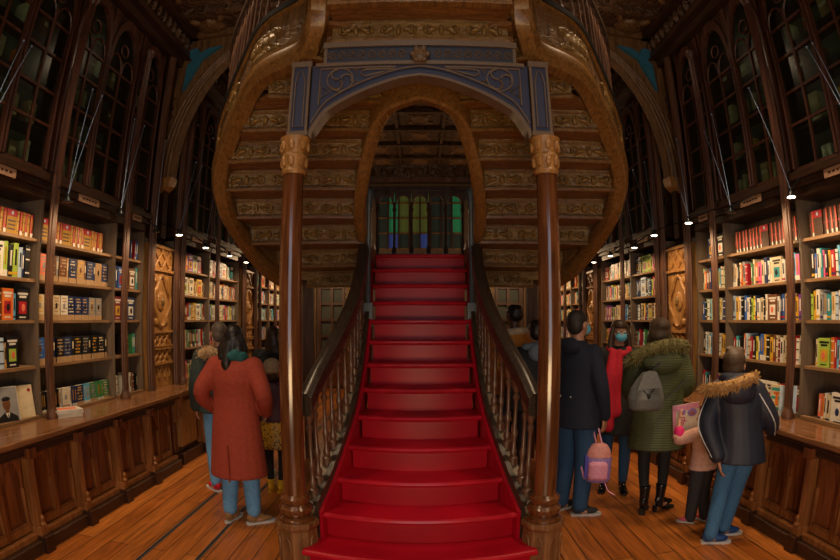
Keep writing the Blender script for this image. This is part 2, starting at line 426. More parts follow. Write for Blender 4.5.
            b = MB(); bx(b, 2.83, yc - W / 2 + .04, .16, 2.87, yc + W / 2 - .04, .22, 'counter_pale')
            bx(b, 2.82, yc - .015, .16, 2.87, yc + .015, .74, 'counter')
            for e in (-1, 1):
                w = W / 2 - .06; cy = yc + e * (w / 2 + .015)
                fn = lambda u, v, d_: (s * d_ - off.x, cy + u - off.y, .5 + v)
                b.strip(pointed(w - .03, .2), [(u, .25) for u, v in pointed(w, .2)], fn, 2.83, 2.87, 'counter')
                for h in (-1, 1): bx(b, 2.83, cy + h * (w / 2 - .012) - .008, .22, 2.87, cy + h * (w / 2 - .012) + .008, .5, 'counter_pale')
                bx(b, 2.835, cy - w / 2 + .03, .22, 2.87, cy + w / 2 - .03, .235, 'counter_pale')
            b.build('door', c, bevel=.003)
        # name card on the cornice
        if bi < 5:
            yc = (y0 + y1) / 2; b = MB(); wd = min(.34, U * .3)
            b.box((-.006, -wd / 2, 0), (.006, wd / 2, .075), 'sign')
            for q in range(5): b.box((-s * .006, -wd * .35 + q * wd * .15, .03), (-s * .009, -wd * .35 + q * wd * .15 + wd * .1, .045), 'dark')
            o = b.build('shelf_sign'); o.location = (s * (SX - .077), yc, 2.79)
            tag(o, f'small beige name card on the cornice, {BNAME[bi]}, {SD[s]}', 'sign')
    # long worktops, friezes
    for (ya, yb, w_) in ((2.15, 5.3, 'near the front'), (5.9, 11.6, 'behind the arch')):
        b = MB(); L = yb - ya
        b.box((s * 2.70, ya, .835), (s * 3.17, yb, .88), 'countertop'); b.box((s * 3.17, ya, .82), (s * 3.19, yb, .88), 'countertop')
        b.box((s * 2.74, ya, .8), (s * 2.87, yb, .835), 'dark_h')
        tag(b.build('countertop', bevel=.01), f'long polished brown counter top along the bookcases {w_}, {SD[s]}', 'countertop')
    b = MB(); b.box((s * (SX - .1), 2.15, 5.0), (s * WX, YB, 5.1), 'dark_h'); b.box((s * (SX - .2), 2.15, 5.1), (s * WX, YB, 5.18), 'dark_h')
    b.box((s * (SX - .28), 2.15, 5.4), (s * WX, YB, ZC), 'dark_h')
    y = 2.2
    while y < 8: b.ell((s * (SX - .16), y, 5.28), (.07, .045, .1), 'carved_dark', 7, 5); y += .14
    b.box((s * (SX - .12), 2.15, 5.18), (s * WX, YB, 5.4), 'carved_dark')
    tag(b.build('frieze'), f'dark carved frieze under the ceiling, {SD[s]}', 'frieze')

# carved pilasters between the bays, with the half arches of the first pair
def carved_pilaster(s, y0, y1, lab):
    t = empty('carved_pilaster', (s * 3.15, (y0 + y1) / 2, 0), lab, 'pilaster'); off = Vector(t.location); W = y1 - y0
    def bx(b, x0, ya, z0, x1, yb, z1, m): b.box((s * x0 - off.x, ya - off.y, z0), (s * x1 - off.x, yb - off.y, z1), m)
    b = MB(); bx(b, 3.16, y0, .82, WX - .01, y1, 2.62, 'carved_gold'); bx(b, 2.86, y0, 0, WX - .01, y1, .82, 'counter')
    bx(b, 2.75, y0, 0, 2.9, y1, .14, 'dark'); bx(b, 2.8, y0 + .08, .2, 2.87, y1 - .08, .74, 'carved_gold'); bx(b, 2.72, y0 - .02, .82, 3.2, y1 + .02, .88, 'countertop')
    b.build('body', t, bevel=.005)
    yc = (y0 + y1) / 2; X = 3.155; P = lambda u, v, d_=X: (s * d_ - off.x, yc + u - off.y, v)
    h = W / 2 - .07
    for z0, z1 in ((2.3, 2.58), (1.18, 1.36), (1.38, 1.56)):
        b = MB()
        for k in range(-1, 3):
            zz0 = z0; span = z1 - z0
            for e in (-1, 1):
                ua = -h + (k) * span * .7
                for (p, q) in (((ua, z0), (ua + span, z1)),):
                    lo = max(p[0], -h); hi = min(q[0], h)
                    if hi - lo < .03: continue
                    za = z0 + (lo - p[0]); zb = z0 + (hi - p[0])
                    b.tube([P(e * lo, za), P(e * hi, zb)], .02, 'carved_gold', 5)
        for z in (z0, z1): bx(b, 3.12, y0 + .04, z - .015, 3.17, y1 - .04, z + .015, 'carved_gold')
        b.build('lattice', t)
    b = MB()
    ring = [P(h * .86 * math.sin(a) * (1 + .16 * math.cos(4 * a)), 1.93 + .28 * math.cos(a) * (1 + .1 * math.cos(4 * a))) for a in [2 * PI * k / 28 for k in range(28)]]
    b.tube(ring, .03, 'carved_gold', 6, closed=True)
    b.ell(P(0, 1.93), (.03, .1, .12), 'carved_gold'); b.ell(P(0, 1.93, 3.13), (.03, .045, .055), 'riser_carve')
    for e in (-1, 1):
        for z in (1.68, 2.18): b.ell(P(e * .12, z), (.025, .07, .05), 'carved_gold', 8, 6)
    b.build('medallion', t)
    for e in (-1, 0, 1):
        b = MB(); q = [P(e * h * .62 + u, 1.0 + v) for u, v in pointed(h * .55, .13, 4)]; b.tube(q, .013, 'carved_gold', 5); b.build('lancet', t)
    for ya in (y0 - .03, y1 + .03):
        b = MB(); clustered_post(b, s * 3.12 - off.x, ya - off.y, .88, 5.0, .045, 'post', s)
        b.build('shaft', t, smooth=True)
    b = MB(); bx(b, 3.3, y0, 2.62, WX - .01, y1, 5.0, 'dark')
    fn = lambda u, v, d_: (s * d_ - off.x, yc + u - off.y, 2.75 + v)
    b.strip([(u, v + 1.2) for u, v in pointed(W - .14, .35)], [(u, 2.25) for u, v in pointed(W, .35)], fn, 3.17, 3.22, 'dark')
    b.tube([fn(u, v + 1.2, 3.16) for u, v in pointed(W - .14, .35)], .02, 'post', 6)
    b.tube([fn(.1 * math.sin(a), 1.72 + .1 * math.cos(a), 3.15) for a in [2 * PI * k / 12 for k in range(12)]], .014, 'post', 5, closed=True)
    b.build('niche', t)
    for e in (-1, 1):
        b = MB(); b.prism([(2.74, .82), (2.74, .74), (2.79, .68), (2.77, .6), (2.83, .52), (2.87, .5), (2.87, .82)], lambda u, v, d_: (s * u - off.x, d_ - off.y, v), yc + e * (W / 2 - .03) - .025, yc + e * (W / 2 - .03) + .025, 'counter_pale')
        b.build('bracket', t)
    return t
for s in (-1, 1):
    carved_pilaster(s, 5.34, 5.94, f'golden carved wooden pilaster with shield medallion where the arch springs, {SD[s]}')
    carved_pilaster(s, 8.66, 9.24, f'carved gold-brown pilaster far back between shelves, {SD[s]}')
    t = empty('half_arch', (s * 3.1, 5.64, 3.43), f'carved wooden arch with sky blue spandrel rising from the wall, {SD[s]}', 'arch')
    off = Vector(t.location); YA = 5.64
    fn = lambda u, v, d_: (s * u - off.x, d_ - off.y, v - off.z)
    N = 20
    A = [(1.5 + 1.56 * math.cos(a), 3.43 + 2.0 * math.sin(a)) for a in [PI / 2 * k / N for k in range(N + 1)]]
    B = [(1.5 + 1.78 * math.cos(a), 3.43 + 2.07 * math.sin(a)) for a in [PI / 2 * k / N for k in range(N + 1)]]
    b = MB(); b.strip(A, B, fn, YA - .07, YA + .07, 'arch_gold')
    for k in (.25, .5, .75):
        b.tube([fn(p[0] * (1 - k) + q[0] * k, p[1] * (1 - k) + q[1] * k, YA - .07) for p, q in zip(A, B)], .022, 'arch_gold', 6)
    b.prism([(3.05, 3.46), (3.28, 3.46), (3.28, 3.28), (3.2, 3.26), (3.08, 3.36)], fn, YA - .09, YA + .09, 'carved_gold')
    b.box((s * 3.15 - off.x, YA - .06 - off.y, 2.7 - off.z), (s * 3.3 - off.x, YA + .06 - off.y, 3.3 - off.z), 'dark')
    b.build('arch_rib', t, smooth=True)
    b = MB()
    b.strip(B[3:], [(max(p[0], 0) if k else p[0], ZC) if False else (p[0], ZC) for k, p in enumerate(B[3:])], fn, YA - .05, YA + .16, 'arch_gold')
    b.box((s * 3.08 - off.x, YA - .055 - off.y, 4.3 - off.z), (s * 3.28 - off.x, YA + .16 - off.y, ZC - off.z), 'arch_gold')
    b.box((s * 1.5 - off.x, YA - .12 - off.y, ZC - .1 - off.z), (s * 3.3 - off.x, YA - off.y, ZC - off.z), 'arch_gold')
    b.build('spandrel', t)
    b = MB()
    poly0 = [(3.12, 4.2), (3.1, 4.62), (3.13, 4.78), (3.02, 4.88), (3.08, 4.98), (3.06, 5.14), (2.94, 5.16), (2.86, 5.07), (2.74, 5.2), (2.5, 5.24), (2.3, 5.36), (2.62, 5.0), (2.88, 4.62)]
    poly = [(3.03, 4.62), (3.02, 5.0), (2.95, 5.07), (3.04, 5.15), (3.02, 5.24), (2.9, 5.25), (2.85, 5.16), (2.75, 5.22), (2.55, 5.24), (2.82, 5.06), (2.86, 4.96)]
    b.prism(poly, fn, YA - .1, YA - .05, 'sky_blue')
    b.build('blue_inlay', t, label='sky blue painted trefoil inlay')
# ------------------------------------------------------------------ central staircase
RISE = .17
K = list(range(-1, 13))
def ky(k): return 2.70 + .212 * k
HALF = {-1: .78, 0: .673, 1: .595, 2: .526, 3: .475, 4: .43, 5: .41, 6: .405, 7: .405, 8: .41, 9: .42, 10: .44, 11: .46, 12: .47}
def kz(k): return .34 + RISE * k
st = empty('red_staircase', (0, 2.6, 0), 'red painted straight staircase with dark handrails in the middle of the shop', 'staircase')
o_ = Vector(st.location)
YEND = 5.24
for k in K:
    bow = max(.02, .1 - .008 * k) ; h = HALF[k]; z = kz(k); y = ky(k) if k < 12 else YEND; n = 14
    b = MB(); yb = ky(k + 1) + .13 if k < 11 else YEND + .03
    if k == 12: yb = 5.5
    def arc(hh, yy, bw): return [(-hh + 2 * hh * i / n, yy - bw * (1 - (2 * i / n - 1) ** 2) + bw * .5) for i in range(n + 1)]
    fr = arc(h + .02, y, bow); bk = [(u, yb) for u, v in fr]
    fn = lambda u, v, d_: (u - o_.x, v - o_.y, d_ - o_.z)
    b.strip(fr, bk, fn, z - .035, z, 'red')
    b.tube([(u - o_.x, v - o_.y, z - .018) for u, v in fr], .019, 'red_edge', 8)
    b.strip(arc(h - .012, y + .03, bow), [(u, yb - .02) for u, v in arc(h - .012, y, bow)], fn, z - RISE - .01, z - .035, 'red')
    b.strip(arc(h - .01, y + .018, bow), arc(h - .03, y + .04, bow), fn, z - .055, z - .035, 'red')
    b.build('step', st, smooth=True)
# red side skirts inside the stringers and the swept stringers
def halfat(y):
    k = (y - 2.70) / .212
    k = max(-1, min(11.99, k)); a = math.floor(k); return HALF[a] * (1 - (k - a)) + HALF[a + 1] * (k - a)
def zat(y): return .34 + RISE * (y - 2.7) / .212
RP = {}
for s in (-1, 1):
    ys = [2.93 + i * (5.3 - 2.93) / 26 for i in range(27)]
    path = [(s * (halfat(y) + .022), y - o_.y, zat(y)) for y in ys]
    b = MB(); b.sweep(path, rect(.022, -.3, .0), 'red'); b.build('skirt', st)
    path2 = [(s * (halfat(y) + .05), y - o_.y, zat(y)) for y in ys]
    b = MB(); b.sweep(path2, rect(.035, -.34, .065), 'rail')
    b.sweep([(p[0] + s * .045, p[1], p[2]) for p in path2], rect(.06, -.34, .0), 'ledge')
    b.sweep([(p[0] + s * .045, p[1], p[2]) for p in path2], rect(.075, .0, .02), 'ledge')
    b.build('stringer', st)
    RAIL = [(.69, 2.95, 1.2), (.65, 3.1, 1.335), (.59, 3.3, 1.49), (.533, 3.55, 1.679), (.5, 3.8, 1.85), (.485, 4.1, 2.075), (.492, 4.36, 2.302)]
    pr = cat_rom([(s * x, y - o_.y, z) for x, y, z in RAIL], 6)
    b = MB(); b.sweep(pr, [(-.038, -.075), (.038, -.075), (.05, -.03), (.045, .035), (.018, .06), (-.018, .06), (-.045, .035), (-.05, -.03)], 'rail')
    b.build('handrail', st, smooth=True)
    RP[s] = pr
    for i in range(11):
        f = (i + .8) / 11; q = pr[min(len(pr) - 1, int(f * (len(pr) - 1)))]; y = q.y + o_.y; z0 = zat(y) + .02; x = q.x; xb = s * (halfat(y) + .095)
        H = q.z - .06 - z0; b = MB(); r = .0155
        prof = [(.034, 0), (.034, .05), (.02, .06), (.026, .09), (.014, .12), (.016, H * .3), (.024, H * .36), (.013, H * .42), (.012, H * .7), (.024, H * .76), (.013, H * .8), (.03, H * .88), (.032, H * .97), (.02, H)]
        xm = (x + xb) / 2
        N0 = len(b.v); b.lathe(prof, (0, 0, 0), 'baluster', 10)
        b.v = [(xb + (x - xb) * (v[2] / H) + v[0], q.y + v[1], z0 + v[2]) for v in b.v]
        b.build('baluster', st, smooth=True)
    # grey-blue iron post where the rail ends
    b = MB(); b.lathe([(.035, 1.5), (.035, 1.6), (.022, 1.62), (.022, 2.68), (.035, 2.7), (.03, 2.76), (.045, 2.8), (.045, 2.86), (.0, 2.9)], (s * .455, 4.45 - o_.y, 0), 'iron', 12)
    b.box((s * .455 - .04, 4.41 - o_.y, zat(4.45) - .1), (s * .455 + .04, 4.49 - o_.y, 1.6 + .25), 'iron')
    b.build('iron_post', st, smooth=True, label='slim grey-blue iron post')
# pale underside body so the flight is solid
b = MB(); b.prism([(2.8, 0), (2.8, .05), (5.4, 2.1), (5.4, 1.9), (3.0, 0)], lambda u, v, d_: (d_, u - o_.y, v), -.34, .34, 'dark'); b.build('underside', st)

# landing with its gothic screen
ld = empty('landing', (0, 5.7, 2.1), 'dark wooden stair landing behind the top red step', 'landing')
b = MB(); b.box((-1.5, 5.48 - 5.7, .04), (1.5, 6.3 - 5.7, .31), 'dark'); b.box((-1.5, 5.46 - 5.7, .04), (-.48, 5.5 - 5.7, .31), 'riser_carve'); b.box((.48, 5.46 - 5.7, .04), (1.5, 5.5 - 5.7, .31), 'riser_carve'); b.build('floor_slab', ld)
for s in (-1, 1):
    b = MB(); b.box((s * 1.35 - .06, .3, -2.1), (s * 1.35 + .06, .42, .04), 'post'); b.build('support_post', ld)
scn = empty('gothic_screen', (0, 6.2, 2.41), 'dark pointed-arch screen across the back of the landing', 'screen')
b = MB(); n = 9; W = 1.9 / n
b.box((-.98, -.05, 0), (.98, .05, .1), 'dark'); b.build('base_rail', scn)
for i in range(n + 1):
    b = MB(); x = -.95 + W * i; b.lathe([(.03, .1), (.03, .16), (.016, .2), (.016, .62), (.028, .66), (.016, .69), (.016, .75)], (x, 0, 0), 'dark', 8); b.build('colonnette', scn, smooth=True)
b = MB()
for i in range(n):
    xc = -.95 + W * (i + .5); fn = lambda u, v, d_: (xc + u, d_, .7 + v)
    b.strip(pointed(W - .03, .14, 5), [(u, .2) for u, v in pointed(W, .14, 5)], fn, -.025, .025, 'dark')
    b.tube([fn(u, v, -.03) for u, v in pointed(W - .03, .14, 5)], .009, 'baluster', 5)
b.box((-.98, -.06, .9), (.98, .06, .95), 'dark'); b.build('arcade', scn)
b = MB(); b.sweep([(x, -.05 - .05 * math.cos(x * 1.6), 1.02) for x in [-.98 + .98 * 2 * i / 12 for i in range(13)]], rect(.1, -.04, .02), 'baluster'); 
for i in range(13): b.ell((-.9 + i * .15, -.12, 1.12), (.045, .03, .055), 'carved_dark', 8, 6)
b.box((-.98, -.1, 1.0), (.98, .04, 1.22), 'carved_dark'); b.build('cresting', scn)

# ------------------------------------------------------------------ curved flights
STEPS = [(2.06, (.52, 5.35), (1.25, 5.5)), (2.23, (.52, 4.92), (1.45, 5.0)), (2.40, (.515, 4.55), (1.56, 4.5)), (2.57, (.51, 4.25), (1.58, 4.1)),
         (2.74, (.47, 3.95), (1.58, 3.8)), (2.91, (.4, 3.7), (1.48, 3.6)), (3.08, (.31, 3.53), (1.3, 3.4)), (3.25, (.23, 3.42), (1.06, 3.2)), (3.40, (.12, 3.3), (.7, 2.95))]
OUT = [(1.38, 5.25, 2.07), (1.53, 4.9, 2.2), (1.61, 4.7, 2.33), (1.64, 4.3, 2.5), (1.63, 4.0, 2.62), (1.615, 3.8, 2.78), (1.55, 3.65, 2.92), (1.43, 3.5, 3.08), (1.3, 3.35, 3.22), (1.1, 3.15, 3.39),
       (.76, 2.97, 3.44), (.68, 2.84, 3.52), (.64, 2.76, 3.61), (.63, 2.68, 3.73), (.61, 2.5, 3.86), (.6, 2.0, 4.25), (.6, 1.2, 4.9), (.6, .62, 5.4)]
INN = [(.51, 5.3, 2.28), (.515, 4.6, 2.4), (.51, 4.2, 2.57), (.447, 3.85, 2.785), (.379, 3.65, 2.966), (.306, 3.5, 3.109), (.23, 3.42, 3.185), (.129, 3.38, 3.23), (-.012, 3.36, 3.268)]
def carve_line(b, P, Q, z, h, mat, n):
    P = Vector((P[0], P[1], 0)); Q = Vector((Q[0], Q[1], 0)); D = Q - P; ang = math.atan2(D.y, D.x); M = Matrix.Rotation(ang, 3, 'Z')
    nrm = M @ Vector((0, -1, 0))
    if nrm.y > 0: nrm = -nrm
    L = D.length
    for i in range(n):
        c = P + D * (i + .5) / n + nrm * .012 + Vector((0, 0, z))
        w = L / n
        b.ell(c, (w * .06, .026, h * .34), mat, 8, 6, M)
        for e in (-1, 1):
            b.ell(c + M @ Vector((e * w * .2, 0, 0)), (w * .12, .024, h * .15), mat, 8, 4, M @ Matrix.Rotation(.3 * e, 3, 'Y'))
            b.ell(c + M @ Vector((e * w * .38, 0, 0)), (w * .05, .022, h * .26), mat, 8, 4, M)
            for f in (-1, 1): b.ell(c + M @ Vector((e * w * .27, 0, f * h * .2)), (w * .09, .02, h * .07), mat, 6, 4, M @ Matrix.Rotation(-.5 * e * f, 3, 'Y'))
for s in (-1, 1):
    t = empty('curved_staircase', (s * 1.0, 4.2, 2.0), f'carved wooden stair flight curling up beside the red steps, {SD[s]}', 'staircase')
    off = Vector(t.location); T = lambda p: (s * p[0] - off.x, p[1] - off.y, p[2] - off.z)
    for i, (z, pi_, po) in enumerate(STEPS):
        b = MB(); q = STEPS[i + 1] if i < 8 else (z + .17, (.0, 3.0), (.62, 2.8))
        a0, a1 = Vector((*pi_, 0)), Vector((*po, 0)); d = (a1 - a0).normalized(); nn = Vector((-d.y, d.x, 0))
        if nn.y < 0: nn = -nn
        def quad(p, q_, z0, z1, th, mat, outw=0):
            p = p - nn * outw; q_ = q_ - nn * outw
            vs = [T((*(p)[:2], z0)), T((*(q_)[:2], z0)), T((*(q_ + nn * th)[:2], z0)), T((*(p + nn * th)[:2], z0))]
            vs += [(x, y, zz + z1 - z0) for x, y, zz in vs]
            b.add(vs, [(3, 2, 1, 0), (4, 5, 6, 7), (0, 1, 5, 4), (1, 2, 6, 5), (2, 3, 7, 6), (3, 0, 4, 7)], mat)
        quad(a0, a1, z + .0, z + .175, .03, 'riser_carve')
        quad(a0 + d * .0, a1, z - .008, z + .016, .03, 'band', .014)
        quad(a0 + d * .0, a1, z + .14, z + .155, .03, 'band', .01)
        c = empty  # keep name
        carve_line(b, T((*pi_, 0))[:2], T((*po, 0))[:2], z + .082 - off.z, .12, 'riser_carve', 3 if i > 1 else 2)
        b.build('riser', t, smooth=True)
        b = MB(); P0, P1, P2, P3 = pi_, po, q[2], q[1]
        zt = z + .17
        vs = [T((*P0, zt)), T((*P1, zt)), T((*P2, zt)), T((*P3, zt))]; vs += [(x, y, zz + .035) for x, y, zz in vs]
        b.add(vs, [(3, 2, 1, 0), (4, 5, 6, 7), (0, 1, 5, 4), (1, 2, 6, 5), (2, 3, 7, 6), (3, 0, 4, 7)], 'soffit')
        b.build('tread', t)
    op = [Vector(T(p)) for p in cat_rom(OUT, 8)]
    b = MB(); b.sweep(op, [(-.07, -.02), (-.045, -.06), (.045, -.06), (.07, -.02), (.075, .05), (.05, .1), (-.05, .1), (-.075, .05)], 'band'); b.build('outer_moulding', t, smooth=True, label='broad smooth golden-brown moulding')
    def HF(i): y = op[i].y + off.y; return .36 if y > 3.45 else (.36 + (3.45 - y) * .22 if y > 2.95 else .47)
    b = MB(); b.sweep(op, rect(.1, .1, .13), 'band')
    hp = [p + Vector((0, 0, HF(i))) for i, p in enumerate(op)]
    k0 = len(b.v); b.sweep(op, rect(.07, .08, .46), 'arch_gold')
    for i in range(len(op)):
        for q in (2, 3): vx = b.v[k0 + i * 4 + q]; b.v[k0 + i * 4 + q] = (vx[0], vx[1], vx[2] - .46 + HF(i))
    b.sweep(hp, rect(.11, -.02, .01), 'band')
    b3 = MB(); b3.sweep(hp, rect(.13, .01, .06), 'black'); b3.build('shoe_rail', t)
    # carving on the string's outer face
    for i in [j for j in range(30, 84) if j % 14 < 5]:
        p, q = op[i], op[i + 1]; dd = (q - p); dd.z = 0; dd.normalize(); nrm = Vector((dd.y, -dd.x, 0))
        if nrm.dot(Vector((s, -.4, 0))) < 0: nrm = -nrm
        M = Matrix.Rotation(math.atan2(dd.y, dd.x), 3, 'Z')
        b.ell(p + nrm * .038 + Vector((0, 0, .24)), (.045, .02, .06), 'riser_carve', 8, 6, M)
        for f in (-1, 1): b.ell(p + nrm * .038 + Vector((0, 0, .24 + f * .07)) + dd * .03, (.06, .016, .03), 'riser_carve', 8, 4, M)
    b.build('outer_string', t, smooth=True)
    hr = [p + Vector((0, 0, .85)) for p in hp]
    b = MB(); b.sweep(hr[6:], rect(.07, -.03, .03), 'rail'); b.build('handrail', t)
    for i in range(8, len(op) - 8, 3):
        p = hp[i] + Vector((0, 0, -.46)); b = MB(); b.lathe([(.026, 0), (.026, .06), (.013, .09), (.02, .14), (.012, .2), (.012, .52), (.022, .57), (.012, .62), (.012, .72), (.022, .76), (.022, .79)], (p.x, p.y, p.z + .52), 'baluster', 8)
        b.build('baluster', t, smooth=True)
    ip = [Vector(T(p)) for p in cat_rom(INN, 8)]
    b = MB(); b.sweep(ip, [(-.05, 0), (-.03, -.02), (.03, -.02), (.05, 0), (.05, .17), (-.05, .17)], 'band'); b.build('inner_string', t, smooth=True)
# upper central flight coming forward over the arch
t = empty('upper_staircase', (0, 2.0, 3.43), 'carved wooden flight passing overhead above the blue arch', 'staircase'); off = Vector(t.location)
for i in range(11):
    z = 3.45 + .17 * i; y = 2.86 - .21 * i; b = MB()
    b.box((-.56, y - off.y, z - off.z), (.56, y + .03 - off.y, z + .175 - off.z), 'riser_carve')
    b.box((-.56, y - .02 - off.y, z - .012 - off.z), (.56, y + .04 - off.y, z + .02 - off.z), 'band')
    carve_line(b, (-.54, y - off.y), (.54, y - off.y), z + .085 - off.z, .12, 'riser_carve', 4); b.build('riser', t, smooth=True)
    b = MB(); b.box((-.56, y - .21 - off.y, z + .17 - off.z), (.56, y - off.y, z + .2 - off.z), 'soffit'); b.build('tread', t)
b = MB(); b.box((-.6, 2.895 - off.y, .01), (.6, 3.34 - off.y, .1), 'soffit'); b.build('platform', t)

# ------------------------------------------------------------------ newel columns and blue arch
cols = []
for s in (-1, 1):
    if s == -1:
        t = empty('column', (-.752, 2.88, 0), 'polished brown wooden column on octagonal pedestal, between red stairs and rust coat', 'column')
        b = MB(); b.lathe([(.135, 0), (.135, .1), (.124, .12), (.124, .44), (.138, .46), (.138, .49)], (0, 0, 0), 'pedestal', 8)
        for a in range(8):
            g = a * PI / 4 + PI / 8
            b.tube([(.117 * math.cos(g) + .03 * math.cos(k) * -math.sin(g), 0.117 * math.sin(g) + .03 * math.cos(k) * math.cos(g), .3 + .1 * math.sin(k)) for k in [2 * PI * j / 12 for j in range(12)]], .006, 'pedestal', 5, closed=True)
        b.build('pedestal', t, bevel=.004)
        b = MB(); b.lathe([(.11, .49), (.11, .51), (.085, .525), (.105, .56), (.105, .575), (.08, .6), (.095, .625), (.095, .64), (.07, .66)], (0, 0, 0), 'column', 24); b.build('base', t, smooth=True)
        b = MB(); b.lathe([(.068, .66), (.067, 1.5), (.063, 2.59)], (0, 0, 0), 'column', 28); b.build('shaft', t, smooth=True)
        b = MB(); b.lathe([(.07, 2.56), (.078, 2.58), (.066, 2.6), (.072, 2.65), (.082, 2.67), (.07, 2.69), (.076, 2.73), (.09, 2.77), (.095, 2.79)], (0, 0, 0), 'carved_gold', 20)
        for r0, z0, n0 in ((.074, 2.635, 8), (.082, 2.735, 8)):
            for a in range(n0):
                g = a * 2 * PI / n0; b.ell((r0 * math.cos(g), r0 * math.sin(g), z0), (.014, .018, .034), 'carved_gold', 8, 6, Matrix.Rotation(g, 3, 'Z'))
        b.build('capital', t, smooth=True)
    else:
        t = copy_tree(t); t.location = (.752, 2.88, 0); t['label'] = 'polished brown wooden column on octagonal pedestal, between red stairs and navy coat'
ar = empty('blue_arch', (0, 2.88, 2.79), 'blue painted arch with cream tracery spanning the two columns', 'arch'); off = Vector((0, 2.88, 2.79))
F = lambda u, v, d_: (u, d_, v - off.z)
for s in (-1, 1):
    b = MB(); b.box((s * .672, -.06, 0), (s * .785, .06, .5), 'blue')
    b.box((s * .664, -.07, 0), (s * .795, .07, .03), 'tracery'); b.box((s * .664, -.07, .47), (s * .795, .07, .51), 'tracery')
    for x in (.678, .782): b.box((s * (x - .008), -.068, .03), (s * (x + .008), .068, .47), 'tracery')
    q = [(.7, .06), (.7, .36), (.71, .4), (.71, .41), (.73, .45), (.75, .41), (.75, .4), (.76, .36), (.76, .06)]
    b.tube([(s * u, -.066, v) for u, v in q], .005, 'tracery', 5, closed=True)
    b.build('side_panel', ar)
N = 26
arcA = [(.64 * math.cos(a), 2.80 + .4 * math.sin(a) ** .9) for a in [PI * k / N for k in range(N + 1)]]
AP = [(1, 0), (.995, .1), (.955, .215), (.9, .36), (.827, .475), (.636, .66), (.418, .82), (.2, .945), (0, 1)]
AP = [tuple(p)[:2] for p in cat_rom([(u, v, 0) for u, v in AP], 3)]; AP = AP + [(-u, v) for u, v in reversed(AP[:-1])]
arcA = [(.635 * u, 2.79 + .385 * v) for u, v in AP]; arcB = [(u * 1.0 if abs(u) < .6 else u * .965, v + .03) for u, v in arcA]
arcB = [(.60 * u, 2.80 + .41 * v) for u, v in AP]; arcA, arcB = [(.662 * u, 2.79 + .402 * v) for u, v in AP], [(.635 * u * (1 - .0), 2.79 + .405 * v + .008) for u, v in AP]
arcIn = [(.642 * u, 2.77 + .405 * v) for u, v in AP]
b = MB(); b.strip(arcA, [(u, 3.27) for u, v in arcA], F, -.05, .05, 'blue'); b.build('spandrel', ar)
b = MB()
b.strip(arcIn, arcA, F, -.06, .05, 'tracery')
b.tube([(u * .98, -.062, v + .05 - off.z) for u, v in arcA[2:-2]], .006, 'tracery', 5)
b.box((-.64, -.066, .465), (.64, .066, .49), 'tracery')
for s in (-1, 1):
    b.tube([(s * .61, -.055, .2), (s * .61, -.055, .45), (s * .15, -.055, .45)], .007, 'tracery', 5)
    c0 = (s * .485, .37)
    b.tube([(c0[0] + .08 * math.cos(a), -.056, c0[1] + .08 * math.sin(a)) for a in [2 * PI * k / 18 for k in range(18)]], .006, 'tracery', 5, closed=True)
    for k in range(3):
        g = k * 2 * PI / 3
        b.tube([(c0[0] + .04 * math.cos(g) + .034 * math.cos(g + a), -.058, c0[1] + .04 * math.sin(g) + .034 * math.sin(g + a)) for a in [-.6 + 3.6 * j / 9 for j in range(10)]], .007, 'tracery', 5)
    for tri in (((.6, .25), (.6, .33), (.545, .29)), ((.4, .44), (.375, .44), (.388, .41)), ((.39, .33), (.4, .36), (.37, .35))):
        b.tube([(s * u, -.056, v) for u, v in tri], .005, 'tracery', 5, closed=True)
    b.tube([(s * u, -.056, v) for u, v in ((.33, .435), (.15, .44), (.25, .41), (.33, .39), (.355, .4), (.355, .425))], .006, 'tracery', 5, closed=True)
b.build('tracery', ar, label='cream raised tracery lines')
b = MB(); b.box((-.585, -.055, .49), (.585, .055, .62), 'blue_dark'); b.box((-.6, -.07, .6), (.6, .07, .64), 'tracery')
for s in (-1, 1):
    b.box((s * .585 - .01, -.062, .49), (s * .585 + .01, .062, .62), 'tracery')
    for k in range(8):
        x = s * (.11 + k * .062)
        b.tube([(x + .022 * math.cos(a), -.058, .545 + .026 * math.sin(a)) for a in [2 * PI * j / 10 for j in range(10)]], .004, 'tracery', 4, closed=True)
        b.tube([(x + .015 * math.sin(a * 2), -.06, .545 + .024 * math.cos(a)) for a in [PI * j / 8 for j in range(9)]], .004, 'tracery', 4)
b.build('top_band', ar)
b = MB(); b.ell((0, -.06, .53), (.055, .04, .06), 'arch_gold'); b.ell((0, -.08, .5), (.035, .03, .03), 'tracery')
for a in range(6): b.ell((.045 * math.cos(a * PI / 3), -.08, .53 + .045 * math.sin(a * PI / 3)), (.02, .02, .02), 'tracery', 8, 6)
b.build('boss', ar, smooth=True)
# ------------------------------------------------------------------ books
BC = {'crimson': (.36, .015, .025), 'orange': (.65, .16, .03), 'mustard': (.6, .34, .03), 'yellow': (.72, .58, .06), 'lime': (.35, .5, .07), 'green': (.05, .22, .08),
      'teal': (.03, .27, .3), 'sky blue': (.12, .4, .62), 'blue': (.03, .11, .4), 'navy': (.015, .03, .1), 'purple': (.2, .05, .3), 'pink': (.7, .12, .3),
      'white': (.68, .65, .58), 'cream': (.6, .5, .33), 'grey': (.25, .25, .25), 'black': (.012, .012, .014), 'brown': (.15, .06, .025), 'maroon': (.17, .012, .02),
      'tan': (.42, .27, .14), 'gold': (.38, .2, .015), 'dark brown': (.06, .028, .015), 'pale blue': (.42, .55, .7), 'pale green': (.4, .52, .33), 'coral': (.7, .17, .09), 'rust': (.5, .07, .04)}
for k, c in BC.items(): flat('book ' + k, c, .38, bscale=14)
flat('pages', (.66, .58, .42), .8)
